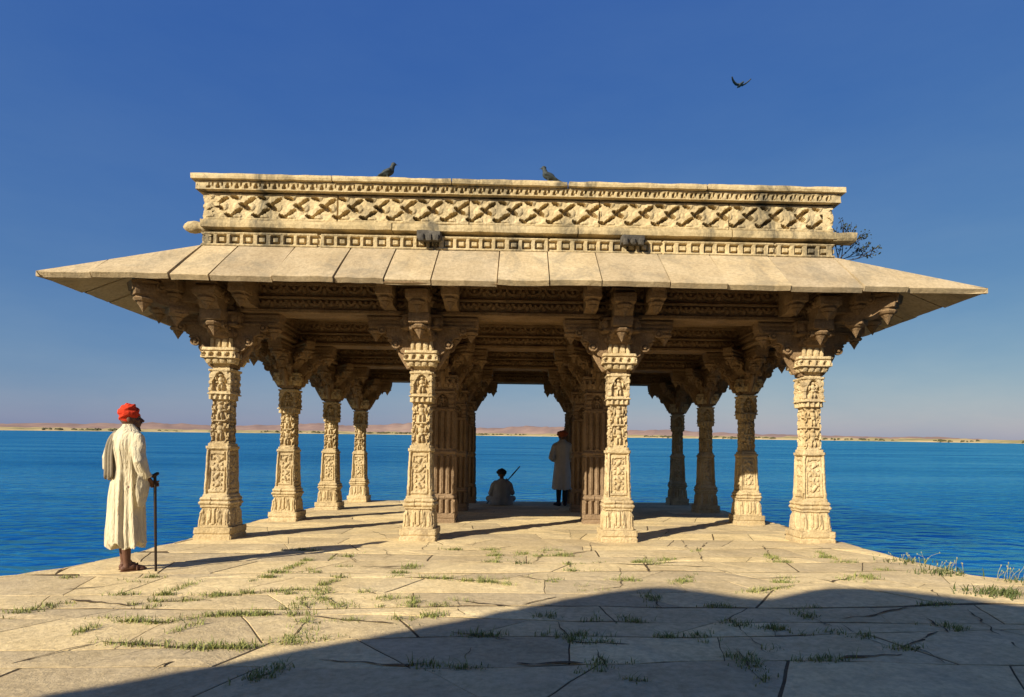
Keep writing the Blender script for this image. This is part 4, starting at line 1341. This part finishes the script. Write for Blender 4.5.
def man_seated():
    p = thing('person', 'man in grey seated cross-legged on the floor at the far end, dark turban', 'person', (-.43, 14.95, 0), R(6), None, True, True)
    mb = MB()
    for s_ in (-1, 1):
        mb.capsule((s_ * .10, .02, .12), (s_ * .30, .26, .13), .085, .06)
        mb.capsule((s_ * .30, .26, .13), (-s_ * .06, .34, .06), .055, .038)
        mb.capsule((-s_ * .06, .34, .055), (-s_ * .20, .36, .045), .04, .028)
    mb.capsule((-.08, .01, .12), (.08, .01, .12), .10, .10)
    mb.capsule((0, .02, .14), (0, .05, .48), .085, .09)
    mb.capsule((-.15, .03, .53), (.15, .03, .53), .06, .06)
    mb.capsule((0, .03, .52), (0, .055, .66), .055, .05)
    M = head(mb, (0, .07, .725), R(-8), R(6))
    mb.capsule((-.18, .03, .52), (-.26, .05, .27), .048, .037); mb.capsule((-.26, .05, .27), (-.14, .26, .30), .037, .027)
    hand(mb, (-.14, .26, .30), (.6, .5, .2), (.3, .5, -.4), -1)
    mb.capsule((.18, .03, .52), (.26, .06, .28), .048, .037); mb.capsule((.26, .06, .28), (.14, .26, .52), .037, .027)
    hand(mb, (.14, .26, .52), (.2, .5, .5), (-.5, .3, .2), 1)
    b = mb.build('body', M_SKIN, p, True); ease(b, .008, 3)
    eyes(M, p)
    turban(M, M_DARKT, p, .118, .075, 4.0)
    mb = MB(); mb.ell((0, .05, -.085), (.05, .045, .05), M); mb.build('beard', M_BEARD, p, True)
    mb = MB()
    mb.loft([((0, .0, .012), .27, .20), ((0, 0, .10), .255, .19), ((0, .0, .2), .21, .16), ((0, .01, .32), .195, .15), ((0, .02, .44), .205, .14), ((0, .03, .53), .20, .11), ((0, .035, .585), .13, .085), ((0, .045, .635), .064, .062)], 40,
            lambda t, a: (1 + (1 - t) * (.05 * math.sin(6 * a + 1) + .04 * math.sin(10 * a)), 0))
    for pts in ([(-.15, .03, .53), (-.2, .03, .48), (-.26, .05, .28), (-.19, .16, .285)], [(.15, .03, .53), (.2, .03, .48), (.26, .06, .29), (.2, .16, .40)]):
        for q, r_ in zip(pts, pts[1:]): mb.capsule(q, r_, .068, .062, 12)
    for s_ in (-1, 1):
        mb.capsule((s_ * .12, .04, .12), (s_ * .30, .26, .13), .10, .075, 12)
        mb.capsule((s_ * .30, .26, .13), (0, .33, .08), .07, .055, 12)
    o = mb.build('shirt', M_SHIRT, p, True); ease(o, .010, 3)
    st = thing('staff', 'long slanting staff held in front of the seated man in grey', 'staff', (-.80, 15.22, 0), 0, None, True, True)
    mb = MB()
    mb.capsule((0, 0, .012), (.62, .03, .72), .013, .014, 8)
    mb.build('shaft', M_WOOD, st, True)
    mb = MB()
    mb.capsule((.62, .03, .72), (.80, .04, .93), .020, .013, 8)
    mb.build('grip', M_SHOE, st, True)
man_seated()

# ------------------------------------------------------------------ birds
M_BIRD = plain('grey_feather', (.045, .055, .055), .6, .4, 30, .3)
def perched(label, loc, rz, lean):
    p = thing('bird', label, 'bird', loc, rz, 'birds perched on the coping')
    mb = MB()
    T = Matrix.Translation((0, 0, .085)) @ Matrix.Rotation(-lean, 4, 'Y')
    mb.ell((0, 0, 0), (.085, .045, .052), T)
    mb.capsule(T @ Vector((.05, 0, .015)), T @ Vector((.09, 0, .06)), .036, .026)
    hc = T @ Vector((.105, 0, .078))
    mb.ell(hc, (.032, .026, .027), None, 10, 7)
    mb.capsule(T @ Vector((-.05, 0, -.005)), T @ Vector((-.17, 0, -.012)), .030, .014)
    mb.capsule(T @ Vector((.03, .036, .005)), T @ Vector((-.11, .022, -.002)), .028, .010)
    mb.capsule(T @ Vector((.03, -.036, .005)), T @ Vector((-.11, -.022, -.002)), .028, .010)
    mb.capsule(hc + Vector((.02, 0, -.004)), hc + Vector((.056, 0, -.014)), .010, .004, 8)
    for s_ in (-1, 1):
        mb.capsule((.0, s_ * .018, .055), (.008, s_ * .02, .012), .009, .007, 8)
        mb.capsule((-.012, s_ * .02, .010), (.03, s_ * .022, .009), .007, .005, 8)
    mb.v = [(x * 1.12, y * 1.1, z * 1.0) for x, y, z in mb.v]
    o = mb.build('body', M_BIRD, p, True); ease(o, .007, 2)
perched('dark bird perched facing right on the coping, left of centre', (-1.83, 8.16, 4.872), R(-8), R(20))
perched('dark bird perched facing left on the middle of the coping', (.35, 8.16, 4.872), R(174), R(26))
def flying():
    p = thing('bird', 'dark bird flying in the open sky with both wings raised', 'bird', (7.73, 21.8, 13.72), R(8), None, False)
    mb = MB()
    mb.ell((0, 0, 0), (.055, .14, .055))
    mb.capsule((0, .10, .01), (0, .17, .02), .04, .028)
    mb.capsule((0, .19, .018), (0, .225, .012), .012, .004, 8)
    mb.capsule((0, -.1, 0), (0, -.24, -.02), .04, .03)
    for s_ in (-1, 1):
        pts = [(s_ * .03, .03, .02, .075), (s_ * .13, .05, .035, .065), (s_ * .23, .02, .09, .055), (s_ * .31, -.04, .15, .035), (s_ * .36, -.10, .20, .014)]
        for a, b in zip(pts, pts[1:]):
            for k in (-1, -.3, .4):
                mb.capsule((a[0], a[1] + k * a[3], a[2]), (b[0], b[1] + k * b[3], b[2]), .022, .018, 8)
    o = mb.build('body', M_BIRD, p, True); ease(o, .011, 2)
flying()

# ------------------------------------------------------------------ grass in the joints, weeds, roof plant
def leaf_mat(name, a, b):
    m, nt, bb = new_mat(name)
    geo = nt.nodes.new('ShaderNodeNewGeometry')
    r = ramp(nt, [(0, a), (1, b)])
    nt.links.new(geo.outputs['Random Per Island'], r.inputs[0])
    nt.links.new(r.outputs[0], bb.inputs['Base Color'])
    bb.inputs['Roughness'].default_value = .7
    bb.inputs['Specular IOR Level'].default_value = .2
    return m
M_GRASS = leaf_mat('grass_blades', (.12, .15, .04), (.36, .36, .11))
M_DRY = leaf_mat('dry_stalks', (.22, .22, .09), (.36, .33, .17))
M_LEAF = leaf_mat('weed_leaf', (.045, .07, .02), (.14, .15, .05))
M_RLEAF = leaf_mat('roof_leaf', (.012, .022, .012), (.05, .055, .022))
def blade(mb, x, y, h, lean, az, wd, z=0):
    dx, dy = math.cos(az), math.sin(az)
    sx, sy = -dy, dx
    v = []
    for t in (0, .5, 1):
        o = lean * h * t * t
        w_ = wd * (1 - .75 * t)
        v.append((x + dx * o - sx * w_, y + dy * o - sy * w_, z + h * t * (1 - .25 * lean * t)))
        v.append((x + dx * o + sx * w_, y + dy * o + sy * w_, z + h * t * (1 - .25 * lean * t)))
    mb.add(v, [(0, 1, 3, 2), (2, 3, 5, 4)])
# lines of grass on the terrace (x, y) -> (x, y), density
G = []
def make_grass():
    rs = random.Random(8)
    mb = MB()
    for (xa, ya, xb, yb, den) in G:
        L = math.hypot(xb - xa, yb - ya)
        n = int(L / .0075 * den) + 6
        lx, ly = None, None
        for i in range(n):
            t = rs.random()
            x, y = xa + (xb - xa) * t, ya + (yb - ya) * t
            # settle into the nearest joint
            best = min(JOINTS_N(x, y), key=lambda q: (q[0] - x) ** 2 + (q[1] - y) ** 2, default=(x, y))
            if math.hypot(best[0] - x, best[1] - y) < .16:
                x, y = best[0] + rs.gauss(0, .045), best[1] + rs.gauss(0, .022)
            if noise.noise(Vector((x * 4, y * 4, 3))) < -.25: continue
            for _ in range(rs.randint(2, 6)):
                blade(mb, x + rs.gauss(0, .022), y + rs.gauss(0, .016), rs.uniform(.010, .045) * (1.7 if rs.random() < .06 else 1), rs.uniform(.2, 1.2), rs.uniform(0, 6.28), rs.uniform(.002, .0045))
    o = tag(mb.build('grass', M_GRASS), 'short green grass sprouting along the joints of the paving', 'grass', kind='stuff')
    TERR.append((o, False))
_grid = {}
for q in JOINTS: _grid.setdefault((int(q[0] // .4), int(q[1] // .4)), []).append(q)
def JOINTS_N(x, y):
    r = []
    for i in (-1, 0, 1):
        for j in (-1, 0, 1):
            r += _grid.get((int(x // .4) + i, int(y // .4) + j), [])
    return r
G += [(-3.43, 4.22, -3.38, 4.65, 1.0), (-2.69, 3.81, -2.69, 4.1, 1.0), (-2.74, 4.23, -2.62, 4.51, 1.0), (-2.86, 4.66, -2.76, 5.42, 1.0), (-2.61, 4.75, -2.09, 5.12, 1.0), (-2.34, 5.43, -2.18, 6.81, 1.0), (-2.13, 3.82, -1.99, 4.38, 1.0), (-1.97, 4.33, -1.46, 4.34, 1.0), (-1.36, 3.62, -1.4, 4.18, 1.0), (-2.56, 4.1, -2.16, 4.11, 1.0), (-1.77, 5.03, -1.53, 5.8, 1.0), (-1.64, 5.13, -1.3, 4.53, 1.0), (-1.11, 4.78, -0.52, 4.71, 1.0), (-0.69, 4.13, -0.66, 4.62, 1.0), (-1.09, 5.57, -1.07, 6.36, 1.0), (-0.89, 7.43, -0.53, 7.44, 1.0), (-0.86, 5.69, -0.06, 5.48, 1.0), (-0.32, 7.45, -0.2, 6.55, 1.0), (-2.44, 3.66, -2.1, 3.57, 1.0), (-2.01, 3.62, -1.52, 3.53, 1.0), (-1.28, 2.98, -1.17, 3.35, 1.0), (-0.41, 3.24, -0.2, 3.32, 1.0), (-0.33, 3.84, -0.08, 3.84, 1.0), (0.21, 3.74, 0.57, 3.69, 1.0), (0.91, 3.85, 1.12, 3.69, 1.0), (0.42, 3.06, 0.62, 3.02, 1.0), (1.48, 4.03, 1.83, 3.97, 1.0), (1.42, 3.55, 1.77, 3.41, 1.0), (1.26, 3.45, 1.22, 3.02, 1.0), (0.95, 6.59, 1.33, 6.6, 1.0), (0.4, 5.61, 0.55, 5.28, 1.0), (1.36, 5.41, 1.72, 5.89, 1.0), (1.96, 5.11, 2.55, 5.67, 1.0), (3.65, 7.42, 3.56, 6.68, 1.0), (3.58, 6.08, 3.81, 6.09, 1.0), (2.94, 7.19, 2.97, 6.66, 1.0), (2.06, 3.92, 2.2, 3.75, 1.0), (2.17, 3.55, 2.47, 3.65, 1.0), (2.85, 4.11, 2.93, 3.98, 1.0), (0.49, 4.34, 0.61, 4.21, 1.0), (1.05, 5.0, 1.15, 4.57, 1.0), (1.42, 4.58, 1.57, 4.58, 1.0)]
rg = random.Random(77)
for _ in range(90):
    q = JOINTS[rg.randrange(len(JOINTS))]
    if not (2.8 < q[1] < 7.6 and -4.2 < q[0] < 4.0): continue
    a = rg.choice((0, 0, .2, 1.2)); L = rg.uniform(.08, .35)
    G.append((q[0], q[1], q[0] + L * math.cos(a), q[1] + L * math.sin(a), .7))
make_grass()

def weed(name, label, x, y, n, h, spread, dry, seed, group=None):
    rs = random.Random(seed)
    p = thing(name, label, 'plant', (x, y, 0), 0, group)
    mb = MB()
    for _ in range(n):
        blade(mb, rs.gauss(0, spread), rs.gauss(0, spread * .7), rs.uniform(.4, 1.0) * h * .6, rs.uniform(.2, .9), rs.uniform(0, 6.28), rs.uniform(.004, .009))
    mb.build('leaves', M_LEAF, p)
    mb = MB()
    for _ in range(dry):
        bx, by = rs.gauss(0, spread * 1.2), rs.gauss(0, spread * .6)
        hh = h * rs.uniform(.5, 1.0)
        lx, ly = rs.gauss(0, .06), rs.gauss(0, .03)
        q0 = Vector((bx, by, -.01)); q1 = Vector((bx + lx * .4, by + ly * .4, hh * .6)); q2 = Vector((bx + lx, by + ly, hh))
        mb.capsule(q0, q1, .0022, .0018, 5); mb.capsule(q1, q2, .0018, .0014, 5)
        mb.ell(q2, (.005, .005, .010), None, 6, 5)
        if rs.random() < .5:
            q3 = q1 + Vector((rs.gauss(0, .03), 0, .05)); mb.capsule(q1, q3, .0015, .0012, 5); mb.ell(q3, (.0045, .0045, .008), None, 6, 5)
    if dry: tag(mb.build('stalks', M_DRY, p), kind='stuff')
weed('weed_clump', 'green weed clump with tall dry stalks against the lake at the terrace\'s right rim', 4.26, 6.02, 110, .15, .13, 12, 1, 'weeds on the right rim')
weed('weed_clump', 'low bushy green weed in the bottom right corner beside the palace shadow', 4.05, 5.06, 240, .13, .14, 0, 2, 'weeds on the right rim')
weed('dry_weed', 'sparse dry seed stalks on the right rim farther from the viewer, nearest the corner pillar', 4.34, 6.70, 60, .12, .16, 9, 3, 'weeds on the right rim')
weed('dry_weed', 'thin dry seed stalks at the extreme right rim by the picture edge', 4.60, 5.62, 30, .17, .09, 10, 4, 'weeds on the right rim')
weed('weed_clump', 'short leafy weed in a joint in front of the central opening', .03, 6.45, 30, .09, .05, 4, 5)


def roof_plant():
    p = thing('roof_plant', 'dark scraggly shrub growing from the right end of the roof beside the parapet', 'shrub', (4.50, 8.36, 3.92))
    rs = random.Random(4)
    st = MB(); lf = MB()
    def twig(a, d, L, r, depth):
        b = a + d * L
        st.capsule(a, b, r, r * .7, 5)
        for _ in range(2 if depth else 6):
            q = a.lerp(b, rs.uniform(.4, 1)) + Vector((rs.gauss(0, .02), rs.gauss(0, .02), rs.gauss(0, .02)))
            s_ = rs.uniform(.012, .028)
            n = Vector((rs.gauss(0, 1), rs.gauss(0, 1), rs.gauss(0, 1))).normalized(); u = n.orthogonal().normalized(); v = n.cross(u)
            lf.add([q - u * s_, q + v * s_ * .5, q + u * s_, q - v * s_ * .5], [(0, 1, 2, 3)])
        if depth:
            for _ in range(3):
                nd = (d + Vector((rs.gauss(0, .5), rs.gauss(0, .4), rs.gauss(.05, .35)))).normalized()
                twig(b.lerp(a, rs.uniform(0, .4)), nd, L * rs.uniform(.5, .85), r * .7, depth - 1)
    for d in ((.3, 0, 1), (.75, -.1, .75), (.15, .1, .9), (1, .1, .25), (-.1, 0, .5), (.6, .2, .3)):
        twig(Vector((rs.uniform(-.12, .05), 0, 0)), Vector(d).normalized(), .30, .007, 2)
    st.build('stems', M_WOOD, p); lf.build('leaves', M_RLEAF, p)
roof_plant()

# ------------------------------------------------------------------ lay everything that stands on the terrace onto its slope
for o, upright in TERR:
    if upright:
        o.location = TM @ o.location
    else:
        o.matrix_basis = TM @ o.matrix_basis
